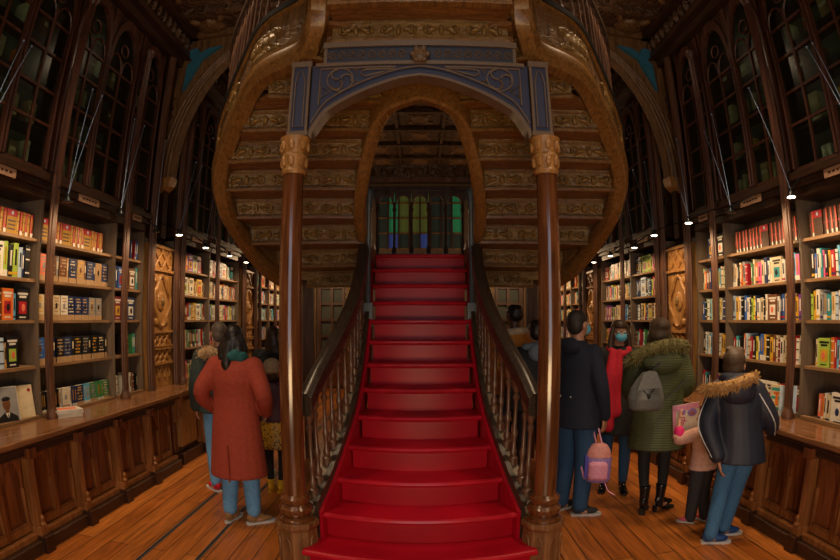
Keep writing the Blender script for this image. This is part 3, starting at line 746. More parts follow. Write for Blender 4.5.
MIX = ['white'] * 6 + ['cream'] * 5 + ['black'] * 4 + ['crimson'] * 3 + ['navy', 'navy', 'blue', 'blue', 'sky blue', 'sky blue', 'teal', 'teal', 'green', 'lime', 'yellow', 'yellow', 'mustard', 'mustard', 'orange', 'orange', 'coral', 'pink', 'grey', 'grey', 'maroon', 'brown', 'brown', 'tan', 'pale blue', 'pale green', 'purple']
BOOKS = []   # dict: side, bay, row, y, x, w(along y), h, d, col, deco, face
def fill(side, bay, row, style, y0, y1):
    y = y0; x = SX + .035; i = 0; lim = (ROWS[row - 1] if row else 2.71) - ROWS[row] - .06
    if style == 'gap': return
    while y < y1 - .03:
        face = False; h = R.uniform(.2, .25); d = R.uniform(.14, .17); col = R.choice(MIX); w = R.uniform(.026, .056); deco = R.choice(['label', 'bands', 'foot', 'plain', 'plain', 'label'])
        if style == 'redgold':
            k = i % 7; face = k in (0,); w = .13 if face else .034; d = .05 if face else .15; h = .2; col = 'gold' if k in (0, 1, 3, 5) else 'crimson'; deco = 'redtop' if face else ('foot' if col == 'crimson' else 'bands')
        elif style == 'brownset':
            k = i % 9; face = k == 8; w = .12 if face else .058; h = .215; col = 'dark brown'; deco = 'redtop' if face else 'redspine'
            if face: d = .05
        elif style == 'vintage':
            k = i % 5; face = k in (1, 2, 4); w = .12 if face else .035; d = .05 if face else .15; h = .23; col = R.choice(['tan', 'navy', 'coral', 'brown', 'tan', 'brown', 'navy', 'grey']); deco = 'pinkfoot'
        elif style == 'owls':
            face = True; w = .115; d = .06; h = .22; col = R.choice(['tan', 'cream', 'grey', 'navy', 'white']) if i < 5 else R.choice(['navy', 'grey', 'black']); deco = 'pinkfoot'
        elif style == 'bluewhite':
            face = i % 3 != 2; w = .12 if face else .04; d = .06; h = .225; col = ['blue', 'pale blue', 'navy', 'black', 'navy', 'black', 'black'][min(i, 6)]; deco = 'pinkfoot'
        elif style == 'blackset':
            face = i % 4 == 3; w = .12 if face else .035; d = .05; h = .2; col = ['black', 'black', 'white', 'navy', 'sky blue', 'green', 'green', 'green'][min(i // 3, 7)]; deco = 'pinkfoot' if face else 'foot'
        elif style == 'large':
            w = R.uniform(.035, .07); h = R.uniform(.23, .28); col = R.choice(['white', 'navy', 'black', 'pale blue', 'black', 'lime', 'crimson'])
            if R.random() < .25: face = True; w = .17; d = .03
        elif style == 'blacks': col = 'black'; h = .24; w = .05; deco = 'label'
        elif style == 'faces':
            if R.random() < .4: face = True; w = R.uniform(.14, .18); d = .03; h = .25
        elif style == 'mixed' and R.random() < .045 and i > 2: face = True; w = .15; d = .03; h = .235
        h = min(h, lim)
        if y + w > y1: break
        if style == 'sparse' and R.random() < .35: y += w * 2; i += 1; continue
        BOOKS.append(dict(s=side, bay=bay, row=row, y=y + w / 2, x=x + R.uniform(0, .012), w=w - .003, h=h, d=d, col=col, deco=deco, face=face, style=style, i=i))
        y += w + .0015; i += 1
        if style == 'mixed' and R.random() < .015: y += .06
LEFT = {0: ['redgold', 'large', 'faces', 'faces', 'gap'], 1: ['redgold', 'vintage', 'owls', 'bluewhite', 'blackset'], 2: ['sparse', 'mixed', 'faces', 'sparse', 'sparse'],
        3: ['faces', 'faces', 'mixed', 'mixed', 'mixed'], 4: ['faces', 'mixed', 'mixed', 'sparse', 'mixed'], 5: ['faces', 'mixed', 'mixed', 'mixed', 'sparse'], 6: ['mixed'] * 5}
RIGHT = {0: ['brownset', 'mixed', 'mixed', 'mixed', 'faces'], 1: ['brownset', 'mixed', 'mixed', 'mixed', 'faces'], 2: ['faces', 'mixed', 'mixed', 'mixed', 'mixed'],
         3: ['faces', 'large', 'mixed', 'sparse', 'mixed'], 4: ['faces', 'mixed', 'mixed', 'mixed', 'mixed'], 5: ['sparse', 'mixed', 'mixed', 'mixed', 'gap'], 6: ['mixed'] * 5}
for s, tab in ((-1, LEFT), (1, RIGHT)):
    for bay in range(7):
        ya, yb = BAYS[bay]
        if bay == 0: ya = 2.62
        for row in range(5): fill(s, bay, row, tab[bay][row], ya + .04, yb - .035)
def book_mesh(k, at=None):
    """local frame: spine or cover towards the room; origin at bottom centre"""
    b = MB(); s = k['s']; w, h, d = k['w'] / 2, k['h'], k['d']; c = 'book ' + k['col']
    t = .003; ox, oy, oz = at or (0, 0, 0)
    def B(x0, y0, z0, x1, y1, z1, m): b.box((ox + s * x0, oy + y0, oz + z0), (ox + s * x1, oy + y1, oz + z1), m)
    if not k['face']:
        poly = [(.004, -w), (d, -w), (d, w), (.004, w), (.0012, w * .6), (0, 0), (.0012, -w * .6)]
        tp = h - .006
        b.prism(poly, lambda u, v, q: (ox + s * u, oy + v, oz + q), 0, h - .005, c)
        B(.006, -w + t, h - .005, d - .002, w - t, h - .0035, 'pages')
        for e in (-1, 1): B(.001, e * w, h - .006, d, e * (w - t), h, c)
        B(0.0, -w, h - .006, .004, w, h, c)
        x = -.0012; dk = k['deco']; R2 = random.Random(k['i'] + k['row'] * 31)
        ink = 'book white' if k['col'] in ('black', 'navy', 'blue', 'crimson', 'maroon', 'green', 'purple', 'brown', 'teal', 'dark brown', 'orange', 'coral') else 'book black'
        if dk in ('label', 'plain'):
            B(x, -w * .35, h * .35, .002, w * .35, h * .82, ink if dk == 'plain' else ink)
            if dk == 'label': B(x, -w * .9, h * .08, .002, w * .9, h * .16, R2.choice(['book crimson', 'book white', 'book mustard', 'book navy']))
        elif dk == 'bands':
            for z in (.15, .55, .85): B(x, -w * .95, h * z, .002, w * .95, h * (z + .04), 'book brown' if k['col'] == 'gold' else ink)
        elif dk == 'foot': B(x, -w * .97, 0.002, .002, w * .97, h * .2, 'book white'); B(x, -w * .3, h * .35, .002, w * .3, h * .85, 'book gold')
        elif dk == 'redspine': B(x, -w * .97, h * .18, .002, -w * .35, h, 'book rust'); B(x, -w * .97, 0.002, .002, -w * .35, h * .18, 'book white'); B(x, w * .2, h * .45, .002, w * .95, h * .5, 'book crimson'); 
        elif dk == 'pinkfoot': B(x, -w * .97, .002, .002, w * .97, h * .22, 'book tan'); B(x, -w * .5, h * .5, .002, w * .5, h * .8, 'book cream')
    else:
        B(0, -w, 0, t, w, h, c); B(d - t, -w, 0, d, w, h, c); B(t, -w + .003, .003, d - t, w - .001, h - .003, 'pages'); B(0, -w, 0, d, -w + t, h, c)
        x = -.0012; dk = k['deco']; R2 = random.Random(k['i'] * 7 + k['row'] * 31 + k['bay'])
        ink = 'book white' if k['col'] in ('black', 'navy', 'blue', 'crimson', 'maroon', 'green', 'purple', 'brown', 'teal', 'dark brown', 'orange', 'coral') else 'book black'
        if dk == 'redtop':
            B(x, -w, h * .72, .001, w, h, 'book crimson'); B(x * 2, -w * .2, h * .8, .001, w * .2, h * .93, 'book pale blue')
            for z in (.18, .34, .5): B(x, -w * .8, h * z, .001, w * .7, h * (z + .07), 'book dark brown')
        elif dk == 'pinkfoot':
            B(x, -w, 0, .001, w, h * .22, 'book tan'); cc = R2.choice(['book cream', 'book grey', 'book tan', 'book mustard']); [B(x, -w * R2.uniform(.3, .8), h * z, .001, w * R2.uniform(.3, .8), h * (z + .05), cc) for z in (.32, .45, .6, .74, .86)]
            b.ell((ox + s * -.001, oy, oz + h * .58), (.003, w * .3, h * .12), R2.choice(['book brown', 'book black', 'book grey']), 8, 6)
        else:
            a = R2.choice(['book cream', 'book crimson', 'book mustard', 'book white', 'book teal', 'book lime'])
            for z, f in ((.82, .8), (.72, .55)): B(x, -w * f, h * z, .001, w * f, h * (z + .07), ink)
            B(x, -w * .6, h * .2, .001, w * .6, h * .6, a); b.ell((ox + s * -.001, oy + w * .1, oz + h * .4), (.003, w * .3, h * .13), R2.choice(['book brown', 'book navy', 'book coral', 'book black']), 9, 6); B(x, -w * .5, h * .07, .001, w * .5, h * .11, ink)
    return b
# the largest three hundred in the photo stand alone, the rest are one mass
def score(k): return k['w'] ** .5 / (k['y'] ** 2 + 9) * (0 if k['bay'] in (5, 6) else 1) * (1 if k['y'] > 2.9 else .1)
BOOKS.sort(key=score, reverse=True)
ORD = ['first', 'second', 'third', 'fourth', 'fifth', 'sixth', 'seventh', 'eighth', 'ninth', 'tenth', 'eleventh', 'twelfth', 'thirteenth', 'fourteenth', 'fifteenth', 'sixteenth', 'seventeenth', 'eighteenth', 'nineteenth',
       'twentieth', 'twenty-first', 'twenty-second', 'twenty-third', 'twenty-fourth', 'twenty-fifth', 'twenty-sixth', 'twenty-seventh', 'twenty-eighth', 'twenty-ninth', 'thirtieth', 'thirty-first', 'thirty-second', 'thirty-third', 'thirty-fourth']
RN = ['top', 'second', 'third', 'fourth', 'bottom']
SHORT = ['front bay', 'second bay', 'narrow third bay', 'bay behind arch', 'far bay']
IND = BOOKS[:296]; REST = BOOKS[296:]
rank = {}
for k in BOOKS: rank.setdefault((k['s'], k['bay'], k['row']), []).append(k)
for v in rank.values():
    v.sort(key=lambda k: k['y'])
    vis = [k for k in v if k['y'] > 2.9]
    for n_, k in enumerate(reversed(v)): k['rank'] = n_
for k in IND:
    z = ROWS[k['row']] + (.026 if k['row'] == 4 else .0005)
    if k['row'] == 4: z = .8805
    b = book_mesh(k); o = b.build('book'); o.location = (k['s'] * k['x'], k['y'], z)
    if k['row'] == 4: o.location.x = k['s'] * (k['x'])
    kind = {'redgold': 'red and gold', 'brownset': 'brown and red'}.get(k['style'], k['col'])
    form = 'cover' if k['face'] else 'spine'
    tag(o, f"{kind} {form}, {ORD[k['rank']]} from far end, {RN[k['row']]} shelf, {SHORT[k['bay']]}, {SD[k['s']]}", 'book', f"books on the {RN[k['row']]} shelf of the {SHORT[k['bay']]}, {SD[k['s']]}")
b = MB()
for k in REST:
    q = book_mesh(k, (k['s'] * k['x'], k['y'], ROWS[k['row']] + .0005))
    for f, m_ in zip(q.f, q.m): pass
    base = len(b.v); b.v += q.v
    for f, m_ in zip(q.f, q.m): b.f.append([a + base for a in f]); b.m.append(b.mi(q.names[m_]))
o = b.build('distant_books'); tag(o, 'many smaller books packed on the shelves further back along both walls', 'books'); o['kind'] = 'stuff'
# dim volumes behind the glass
RG = random.Random(3)
for s in (-1, 1):
    for bay in (0, 1, 2):
        ya, yb = BAYS[bay]; n_ = 0
        for zi, z in enumerate((2.95, 3.35, 3.75, 4.15)):
            y = ya + .1
            for q in range(5 if bay < 2 else 2):
                y += RG.uniform(.03, .3 if bay < 2 else .2)
                if y > yb - .15: break
                w = RG.uniform(.05, .13); h = RG.uniform(.18, .28); b = MB(); c = RG.choice(['book tan', 'book cream', 'book tan', 'book orange', 'book brown', 'book white', 'book cream', 'book mustard'])
                b.box((0, -w / 2, 0), (s * .12, w / 2, h), c); b.box((-s * .001, -w * .4, h * .6), (0, w * .4, h * .75), 'pages'); b.box((s * .004, -w / 2 + .003, h), (s * .116, w / 2 - .003, h + .001), 'pages')
                o = b.build('old_book'); o.location = (s * (SX + .12), y, z + .0005)
                tag(o, f"old {c[5:]} volume behind glass, {ORD[n_]} counting upward, above {SHORT[bay]}, {SD[s]}", 'book', f'old volumes in the glazed cabinets, {SD[s]}'); n_ += 1; y += w
# special items ----------------------------------------------------
def cover(name, loc, rz, w, h, d, mats, lab, cat='book', lean=0, texts=(), shapes=None):
    """face-out book; local -y is the cover, x the width"""
    b = MB(); c = mats
    b.box((-w / 2, 0, 0), (w / 2, .003, h), c); b.box((-w / 2, d - .003, 0), (w / 2, d, h), c); b.box((-w / 2, .003, 0), (-w / 2 + .003, d - .003, h), c)
    b.box((-w / 2 + .003, .003, .002), (w / 2 - .002, d - .003, h - .002), 'pages')
    if shapes: shapes(b, w, h)
    for tx, sz, u0, v0, m_ in texts: b.text(tx, sz, lambda u, v, q: (u0 + u, -.0015 - q, v0 + v), m_)
    o = b.build(name); o.location = loc; o.rotation_euler = (-lean, 0, rz); tag(o, lab, cat); return o
def catshape(b, w, h):
    b.box((-w / 2, -.001, h * .62), (w / 2, 0, h), 'book orange')
    b.ell((0, -.001, h * .3), (w * .34, .003, h * .22), 'book black')
    for e in (-1, 1): b.prism([(e * w * .3, h * .38), (e * w * .3, h * .6), (e * w * .06, h * .48)], lambda u, v, q: (u, q, v), -.003, 0, 'book black'); b.ell((e * w * .13, -.004, h * .32), (w * .06, .002, h * .03), 'book orange', 8, 4)
def portrait(b, w, h):
    b.box((-w * .48, -.001, .01), (w * .48, 0, h * .985), 'book grey')
    b.prism([(-w * .45, .01), (-w * .4, h * .2), (-w * .12, h * .33), (w * .12, h * .33), (w * .4, h * .2), (w * .45, .01)], lambda u, v, q: (u, q, v), -.003, -.001, 'book black')
    b.ell((0, -.002, h * .55), (w * .17, .004, h * .17), 'book brown'); b.ell((0, -.002, h * .68), (w * .18, .005, h * .07), 'book black'); b.box((-w * .07, -.004, h * .3), (w * .07, -.001, h * .42), 'book brown')
    b.prism([(-w * .09, h * .32), (w * .09, h * .32), (0, h * .15)], lambda u, v, q: (u, q, v), -.005, -.003, 'book white'); b.box((-w * .015, -.006, h * .12), (w * .015, -.004, h * .3), 'book black')
    for e in (-1, 1): b.ell((e * w * .065, -.006, h * .57), (w * .025, .001, h * .012), 'book black', 8, 4)
    b.box((-w * .05, -.006, h * .475), (w * .05, -.005, h * .487), 'book black')
RZL = PI / 2; RZR = -PI / 2      # covers face the room from the left / right wall
cover('magazine', (-(SX - .0), 3.0, .881), RZL - .25, .24, .3, .02, 'book white', 'magazine with grey portrait of a man in a suit, leaning on the counter', 'magazine', .18, shapes=portrait)
cover('magazine', (-(SX + .01), 3.24, .8802), RZL - .15, .2, .29, .015, 'book cream', 'cream magazine with small red dot, leaning beside the portrait magazine', 'magazine', .16, shapes=lambda b, w, h: b.ell((w * .3, -.001, h * .85), (w * .1, .002, h * .05), 'book crimson'))
b = MB()
for i in range(4):
    b = MB(); w, l = .17, .27; dx = R.uniform(-.006, .006)
    b.box((-w / 2, -l / 2, 0), (w / 2, l / 2, .003), 'book white'); b.box((-w / 2 + .003, -l / 2 + .002, .003), (w / 2 - .002, l / 2 - .002, .013), 'pages')
    b.box((-w / 2, -l / 2, .013), (w / 2, l / 2, .016), 'book white'); b.box((w / 2 - .003, -l / 2, 0), (w / 2, l / 2, .016), 'book white')
    if i == 3: b.box((-w * .3, -l * .35, .016), (w * .3, l * .35, .0165), 'book coral')
    o = b.build('book'); o.location = (-3.015 + dx, 3.56 + dx, .8803 + i * .0163); o.rotation_euler = (0, 0, -.55 + dx * 5)
    tag(o, ['white book at the bottom of the pile on the counter, rust coat side', 'white book second from the bottom, pile on the counter, rust coat side', 'white book just under the top one, pile on the counter, rust coat side', 'white book with orange cover print topping the counter pile'][i], 'book', 'pile of white books on the counter')
# upright display on the right counter
def deco(b, w, h):
    b.box((-w / 2, -.001, 0), (w / 2, 0, h), 'book cream')
    for z in (.12, .5, .8): b.box((-w * .42, -.002, h * z), (w * .42, -.001, h * (z + .1)), 'book teal')
    b.box((-w * .1, -.003, h * .3), (w * .1, -.002, h * .75), 'book orange'); b.box((-w * .25, -.003, h * .68), (w * .25, -.002, h * .75), 'book orange')
cover('book', (SX - .07, 3.66, .881), RZR + .15, .17, .25, .03, 'book cream', 'cream and teal patterned book standing upright on the counter edge', shapes=deco)
cover('book', (SX - .07, 3.5, .881), RZR + .9, .16, .26, .012, 'book pale blue', 'thin pale blue book leaning half open beside the patterned book', 'book')
b = MB(); b.box((-.08, -.12, 0), (.08, .12, .03), 'book yellow'); b.box((-.078, -.118, .003), (.081, .118, .027), 'pages')
o = b.build('book'); o.location = (2.98, 3.72, .8803); tag(o, 'yellow book lying flat on the counter beside the boy', 'book')

# ------------------------------------------------------------------ spot lamps on stay wires
def lamp(s, y, xl, anchors, lit, lab):
    zl = 2.66; t = empty('spot_lamp', (s * xl, y, zl), lab, 'lamp', f'wire hung spot lamps, {SD[s]}')
    for ya in anchors:
        q = (s * (SX - .12 - xl), ya - y, 3.87 - zl)
        b = MB(); b.tube([(0, 0, .06), q], .0032, 'wire', 6); b.ell(q, .012, 'wire', 8, 6); b.build('wire', t)
    b = MB(); b.lathe([(.014, .07), (.02, .05), (.024, .03), (.05, .0)], (0, 0, 0), 'lamp_metal', 14); b.tube([(0, 0, .05), (s * (SX - .11 - xl), .06, .2)], .007, 'lamp_metal', 6); b.build('shade', t, smooth=True)
    b = MB(); b.lathe([(.036, .002), (.036, -.004)], (0, 0, 0), 'bulb' if lit else 'lamp_metal', 12); b.build('bulb', t)
    return t
LL = {-1: [(2.2, 2.8, (2.67, 2.78), 1), (3.37, 2.87, (3.75, 3.92), 0), (4.03, 2.74, (4.6, 4.82), 0), (4.97, 2.88, (5.36,), 0), (5.25, 2.72, (6.3, 6.5), 1), (6.3, 2.85, (7.1,), 1), (7.2, 2.85, (8.0,), 1), (8.1, 2.9, (8.6,), 1)],
      1: [(2.2, 2.8, (2.72, 2.8), 1), (3.15, 2.9, (3.72,), 1), (3.9, 2.79, (4.45, 4.7), 0), (4.49, 2.66, (5.3, 5.6), 1), (5.3, 2.66, (6.28, 6.7), 1), (6.3, 2.85, (7.1,), 1), (7.2, 2.85, (8.0,), 1), (8.1, 2.9, (8.6,), 1)]}
NTH = ['first', 'second', 'third', 'fourth', 'fifth', 'sixth', 'seventh', 'eighth']
for s in (-1, 1):
    for i, (y, xl, an, lit) in enumerate(LL[s]):
        lamp(s, y, xl, an, lit, f'small {"lit" if lit else "unlit"} spot lamp on thin wires, {NTH[i]} from the front, {SD[s]}')
# ------------------------------------------------------------------ people
for nm, c, r_ in (('skin', (.5, .25, .16), .5), ('skin_dark', (.09, .04, .025), .5), ('skin_child', (.6, .32, .22), .5), ('hair_black', (.012, .009, .009), .45), ('hair_brown', (.045, .022, .011), .5), ('hair_dark', (.022, .018, .016), .6), ('hair_chestnut', (.06, .034, .018), .6), ('hair_grey', (.13, .1, .08), .5),
                  ('rust_wool', (.32, .045, .022), .85), ('teal_scarf', (.01, .1, .11), .8), ('jeans_light', (.14, .36, .68), .85), ('jeans', (.02, .07, .17), .85), ('jeans_mid', (.055, .18, .38), .85), ('navy_wool', (.008, .013, .032), .85),
                  ('black_cloth', (.012, .012, .014), .8), ('leather', (.01, .01, .011), .25), ('red_scarf', (.55, .008, .03), .8), ('fur_beige', (.5, .33, .17), .9), ('fur_olive', (.16, .14, .05), .9), ('fur_tan', (.42, .24, .09), .9),
                  ('parka_navy', (.018, .023, .045), .55), ('parka_dark', (.02, .035, .035), .7), ('mask_blue', (.12, .5, .72), .7), ('white_sole', (.6, .62, .64), .5), ('tan_canvas', (.3, .16, .06), .8), ('pink_knit', (.58, .33, .27), .9),
                  ('magenta', (.65, .01, .16), .7), ('grey_trousers', (.035, .035, .042), .85), ('pink_shoe', (.75, .12, .17), .6), ('blue_shoe', (.012, .06, .24), .5), ('ochre', (.68, .28, .04), .8), ('fleece', (.7, .6, .45), .95), ('charcoal', (.02, .024, .032), .8),
                  ('hood_blue', (.2, .27, .36), .85), ('backpack_grey', (.13, .14, .14), .4), ('lilac', (.3, .2, .55), .5), ('coral_bag', (.7, .3, .28), .5), ('violet', (.08, .08, .5), .5), ('pink_bag', (.75, .32, .5), .5), ('purple_dark', (.05, .012, .04), .6), ('yellow_shoe', (.7, .42, .01), .6), ('iris', (.03, .015, .01), .2), ('sclera', (.7, .68, .65), .3), ('silver', (.5, .5, .52), .3), ('lips', (.4, .12, .1), .5), ('knit_beige', (.42, .31, .2), .95)):
    flat(nm, c, r_, bscale=45, bump=.3 if r_ > .6 else 0)
def banded(name, c, dark, sc_, rough=.6):
    m, nt, b = _tree(name); tc = nt.nodes.new('ShaderNodeTexCoord'); w_ = nt.nodes.new('ShaderNodeTexWave'); w_.bands_direction = 'Z'; w_.inputs['Scale'].default_value = sc_; w_.inputs['Distortion'].default_value = .6
    nt.links.new(tc.outputs['Object'], w_.inputs[0]); b.inputs['Base Color'].default_value = (*c, 1); b.inputs['Roughness'].default_value = rough
    bp = nt.nodes.new('ShaderNodeBump'); bp.inputs['Strength'].default_value = .35; bp.inputs['Distance'].default_value = .008; nt.links.new(w_.outputs['Fac'], bp.inputs['Height']); nt.links.new(bp.outputs[0], b.inputs['Normal'])
banded('parka_olive', (.06, .075, .03), 0, 15)
m, nt, b_ = _tree('leopard'); tc = nt.nodes.new('ShaderNodeTexCoord'); v_ = nt.nodes.new('ShaderNodeTexVoronoi'); v_.inputs['Scale'].default_value = 38
nt.links.new(tc.outputs['Object'], v_.inputs[0]); cr = nt.nodes.new('ShaderNodeValToRGB'); cr.color_ramp.elements[0].color = (.02, .01, .005, 1); cr.color_ramp.elements[1].color = (.45, .25, .02, 1); cr.color_ramp.elements[0].position = .3; cr.color_ramp.elements[1].position = .42
nt.links.new(v_.outputs['Distance'], cr.inputs[0]); nt.links.new(cr.outputs[0], b_.inputs['Base Color'])

def melt(b, name, mat, parent, voxel=.012, it=4, label=None):
    """fuse the overlapping solids of b into one smooth continuous skin"""
    me = b.mesh('tmp'); o = bpy.data.objects.new('tmp', me); COL.objects.link(o)
    md = o.modifiers.new('r', 'REMESH'); md.mode = 'VOXEL'; md.voxel_size = voxel; md.use_smooth_shade = True
    if it: m2 = o.modifiers.new('s', 'SMOOTH'); m2.factor = .5; m2.iterations = it
    dg = bpy.context.evaluated_depsgraph_get(); dg.update(); nm = bpy.data.meshes.new_from_object(o.evaluated_get(dg)); nm.name = name
    bpy.data.objects.remove(o); bpy.data.meshes.remove(me); nm.materials.clear(); nm.materials.append(MATS[mat])
    nm.polygons.foreach_set('material_index', [0] * len(nm.polygons)); nm.polygons.foreach_set('use_smooth', [True] * len(nm.polygons))
    q = bpy.data.objects.new(name, nm); COL.objects.link(q); q.parent = parent
    if label: q['label'] = label
    return q
def loft(b, rings, mat, seg=20):
    """rings: (cx, cy, z, rx, ry)"""
    vs = []; n = len(rings)
    for cx, cy, z, rx, ry in rings:
        for k in range(seg):
            a = 2 * PI * k / seg; vs.append((cx + rx * math.cos(a), cy + ry * math.sin(a), z))
    fs = [(i * seg + k, i * seg + (k + 1) % seg, (i + 1) * seg + (k + 1) % seg, (i + 1) * seg + k) for i in range(n - 1) for k in range(seg)]
    fs += [tuple(range(seg - 1, -1, -1)), tuple(range((n - 1) * seg, n * seg))]
    b.add(vs, fs, mat)
def limb(b, pts, rs, mat):
    P_ = cat_rom(pts, 5); n = len(P_) - 1; m_ = len(rs) - 1
    rr = []
    for i in range(n + 1):
        f = i / n * m_; k = min(int(f), m_ - 1); rr.append(rs[k] + (rs[k + 1] - rs[k]) * (f - k))
    b.tube(P_, rr, mat, 12); b.ell(P_[0], rr[0], mat); b.ell(P_[-1], rr[-1], mat)
def fur(b, path, r, n, L, mat, seed=1, rr=.35):
    RR = random.Random(seed); P_ = [Vector(p) for p in path]
    b.tube(P_, [r * (.7 if i in (0, len(P_) - 1) else 1) for i in range(len(P_))], mat, 10)
    for i in range(n):
        f = RR.random() * (len(P_) - 1.001); k = int(f); p = P_[k].lerp(P_[k + 1], f - k); d = Vector((RR.gauss(0, 1), RR.gauss(0, 1), RR.gauss(0, 1))).normalized()
        q = p + d * r * .8; a = d.orthogonal().normalized() * r * .16; c = d.cross(a).normalized() * r * .16; tip = q + (d + Vector((0, 0, -.35))) * L * RR.uniform(.6, 1.2)
        b.add([q + a, q - a * .5 + c, q - a * .5 - c, tip], [(0, 1, 2), (0, 3, 1), (1, 3, 2), (2, 3, 0)], mat)
def hand(b, W, D, up, s, mat, curl=.5, k=1.0):
    """palm from wrist W along D; up = back-of-hand normal; s=+1 when thumb lies on up x D side"""
    D = Vector(D).normalized(); U = Vector(up); U = (U - D * U.dot(D)).normalized(); S = U.cross(D).normalized() * s; W = Vector(W)
    M = Matrix((S, D, U)).transposed()
    b.ell(W + D * .045 * k, (.038 * k, .052 * k, .016 * k), mat, 12, 8, M)
    for i, L in enumerate((.07, .078, .072, .056)):
        base = W + D * (.082 - .004 * abs(i - 1)) * k + S * (.027 - i * .018) * k
        p1 = base + D * L * .45 * k - U * L * .15 * curl * k; p2 = p1 + (D * (1 - curl * .7) - U * curl).normalized() * L * .33 * k; p3 = p2 + (D * (1 - curl * 1.3) - U * curl * 1.3).normalized() * L * .25 * k
        b.tube([base - D * .02 * k, base, p1, p2, p3], [.009 * k, .009 * k, .0085 * k, .008 * k, .006 * k], mat, 8); b.ell(p3, .006 * k, mat, 8, 6)
    t0 = W + D * .02 * k + S * .022 * k; t1 = t0 + (S * .8 + D * .6 - U * .2).normalized() * .038 * k; t2 = t1 + (D + S * .15 - U * .35).normalized() * .03 * k
    b.tube([t0, t1, t2], [.012 * k, .0105 * k, .008 * k], mat, 8); b.ell(t2, .008 * k, mat, 8, 6)
def person(label, x, y, psi, H, skin='skin', arms=None, legs=None, lean=(0, 0), head=(0, 0), kid=0):
    """joints in a 1.70 m frame, scaled; returns root, joints, scale. facing +y; psi in degrees clockwise"""
    t = empty('person', (x, y, 0), label, 'person', rz=-math.radians(psi)); k = H / 1.7
    J = dict(hipL=(-.09, 0, .9), hipR=(.09, 0, .9), kneeL=(-.095, .025, .5), kneeR=(.095, .025, .5), ankL=(-.1, -.01, .085), ankR=(.1, -.01, .085), toeL=(-.12, 1), toeR=(.12, 1),
             shL=(-.175, 0, 1.375), shR=(.175, 0, 1.375), elL=(-.235, -.03, 1.12), elR=(.235, -.03, 1.12), wrL=(-.24, .06, .88), wrR=(.24, .06, .88), hdL=(0, .1, -1), hdR=(0, .1, -1))
    J.update(arms or {}); J.update(legs or {}); lx, ly = lean
    def Ln(p):
        if len(p) == 2: return p
        f = max(0, p[2] - .9); return Vector(((p[0] + lx * f) * k, (p[1] + ly * f) * k, p[2] * k))
    Q = {n_: Ln(p) for n_, p in J.items()}
    Q['L'] = lambda a, b__, c: Ln((a, b__, c)); hy = math.radians(head[0]); 
    def Hd(a, b__, c):   # point in head frame (centre of head at 0)
        v = Matrix.Rotation(-hy, 3, 'Z') @ (Matrix.Rotation(math.radians(head[1]), 3, 'X') @ Vector((a, b__, c)))
        kh = k * (1 + .35 * kid); c0 = Ln((0, .015, 1.595)); return c0 + v * kh
    Q['H'] = Hd; Q['HM'] = Matrix.Rotation(-hy, 3, 'Z') @ Matrix.Rotation(math.radians(head[1]), 3, 'X'); Q['kh'] = k * (1 + .35 * kid); Q['k'] = k; Q['skin'] = skin
    b = MB(); L = Q['L']; kh = Q['kh']; M = Q['HM']
    for c, r in (((0, 0, .94), (.15, .105, .12)), ((0, 0, 1.1), (.125, .09, .15)), ((0, 0, 1.27), (.155, .105, .16))): b.ell(L(*c), [v * k for v in r], skin)
    for s_, a in ((-1, 'L'), (1, 'R')):
        b.ell(Q['sh' + a], .058 * k, skin); limb(b, [Q['sh' + a], Q['el' + a], Q['wr' + a]], [.05 * k, .043 * k, .04 * k, .028 * k], skin)
        hand(b, Q['wr' + a], J['hd' + a], (s_, 0, .15), s_ if False else 1 if s_ > 0 else -1, skin, .45, k * 1.02)
        limb(b, [Q['hip' + a], Q['knee' + a], Q['ank' + a]], [.08 * k, .068 * k, .052 * k, .045 * k, .035 * k], skin)
        tx, ty = J['toe' + a]; d = Vector((tx, ty, 0)).normalized(); b.ell(Q['ank' + a] + d * .05 * k + Vector((0, 0, -.045 * k)), (.035 * k, .1 * k, .028 * k), skin, 12, 8, Matrix.Rotation(math.atan2(-d.x, d.y), 3, 'Z'))
    b.tube([L(0, 0, 1.38), L(0, .005, 1.45), Hd(0, -.01, -.05)], [.075 * k, .052 * k, .05 * k], skin, 12)
    b.ell(Hd(0, -.005, .015), (.074 * kh, .093 * kh, .09 * kh), skin, 14, 10, M); b.ell(Hd(0, .03, -.045), (.055 * kh, .058 * kh, .065 * kh), skin, 12, 8, M)
    b.ell(Hd(0, .085, -.075), (.022 * kh, .015 * kh, .018 * kh), skin, 8, 6, M)
    b.tube([Hd(0, .085, .005), Hd(0, .108, -.028), Hd(0, .09, -.04)], [.009 * kh, .014 * kh, .009 * kh], skin, 8)
    for e in (-1, 1): b.ell(Hd(e * .076, -.002, -.015), (.009 * kh, .018 * kh, .03 * kh), skin, 8, 6, M)
    bo = melt(b, 'body', skin, t, .0075 * max(k, .8), 2)
    for e in (-1, 1):
        b = MB(); b.ell(Hd(e * .03, .082, .0), (.014 * kh, .008 * kh, .008 * kh), 'sclera', 8, 6, M); b.ell(Hd(e * .03, .089, .0), (.006 * kh, .004 * kh, .006 * kh), 'iris', 8, 6, M)
        b.build('eye', t, True)
    b = MB(); b.ell(Hd(0, .09, -.06), (.022 * kh, .006 * kh, .006 * kh), 'lips', 8, 6, M); b.build('mouth', t, True)
    return t, Q
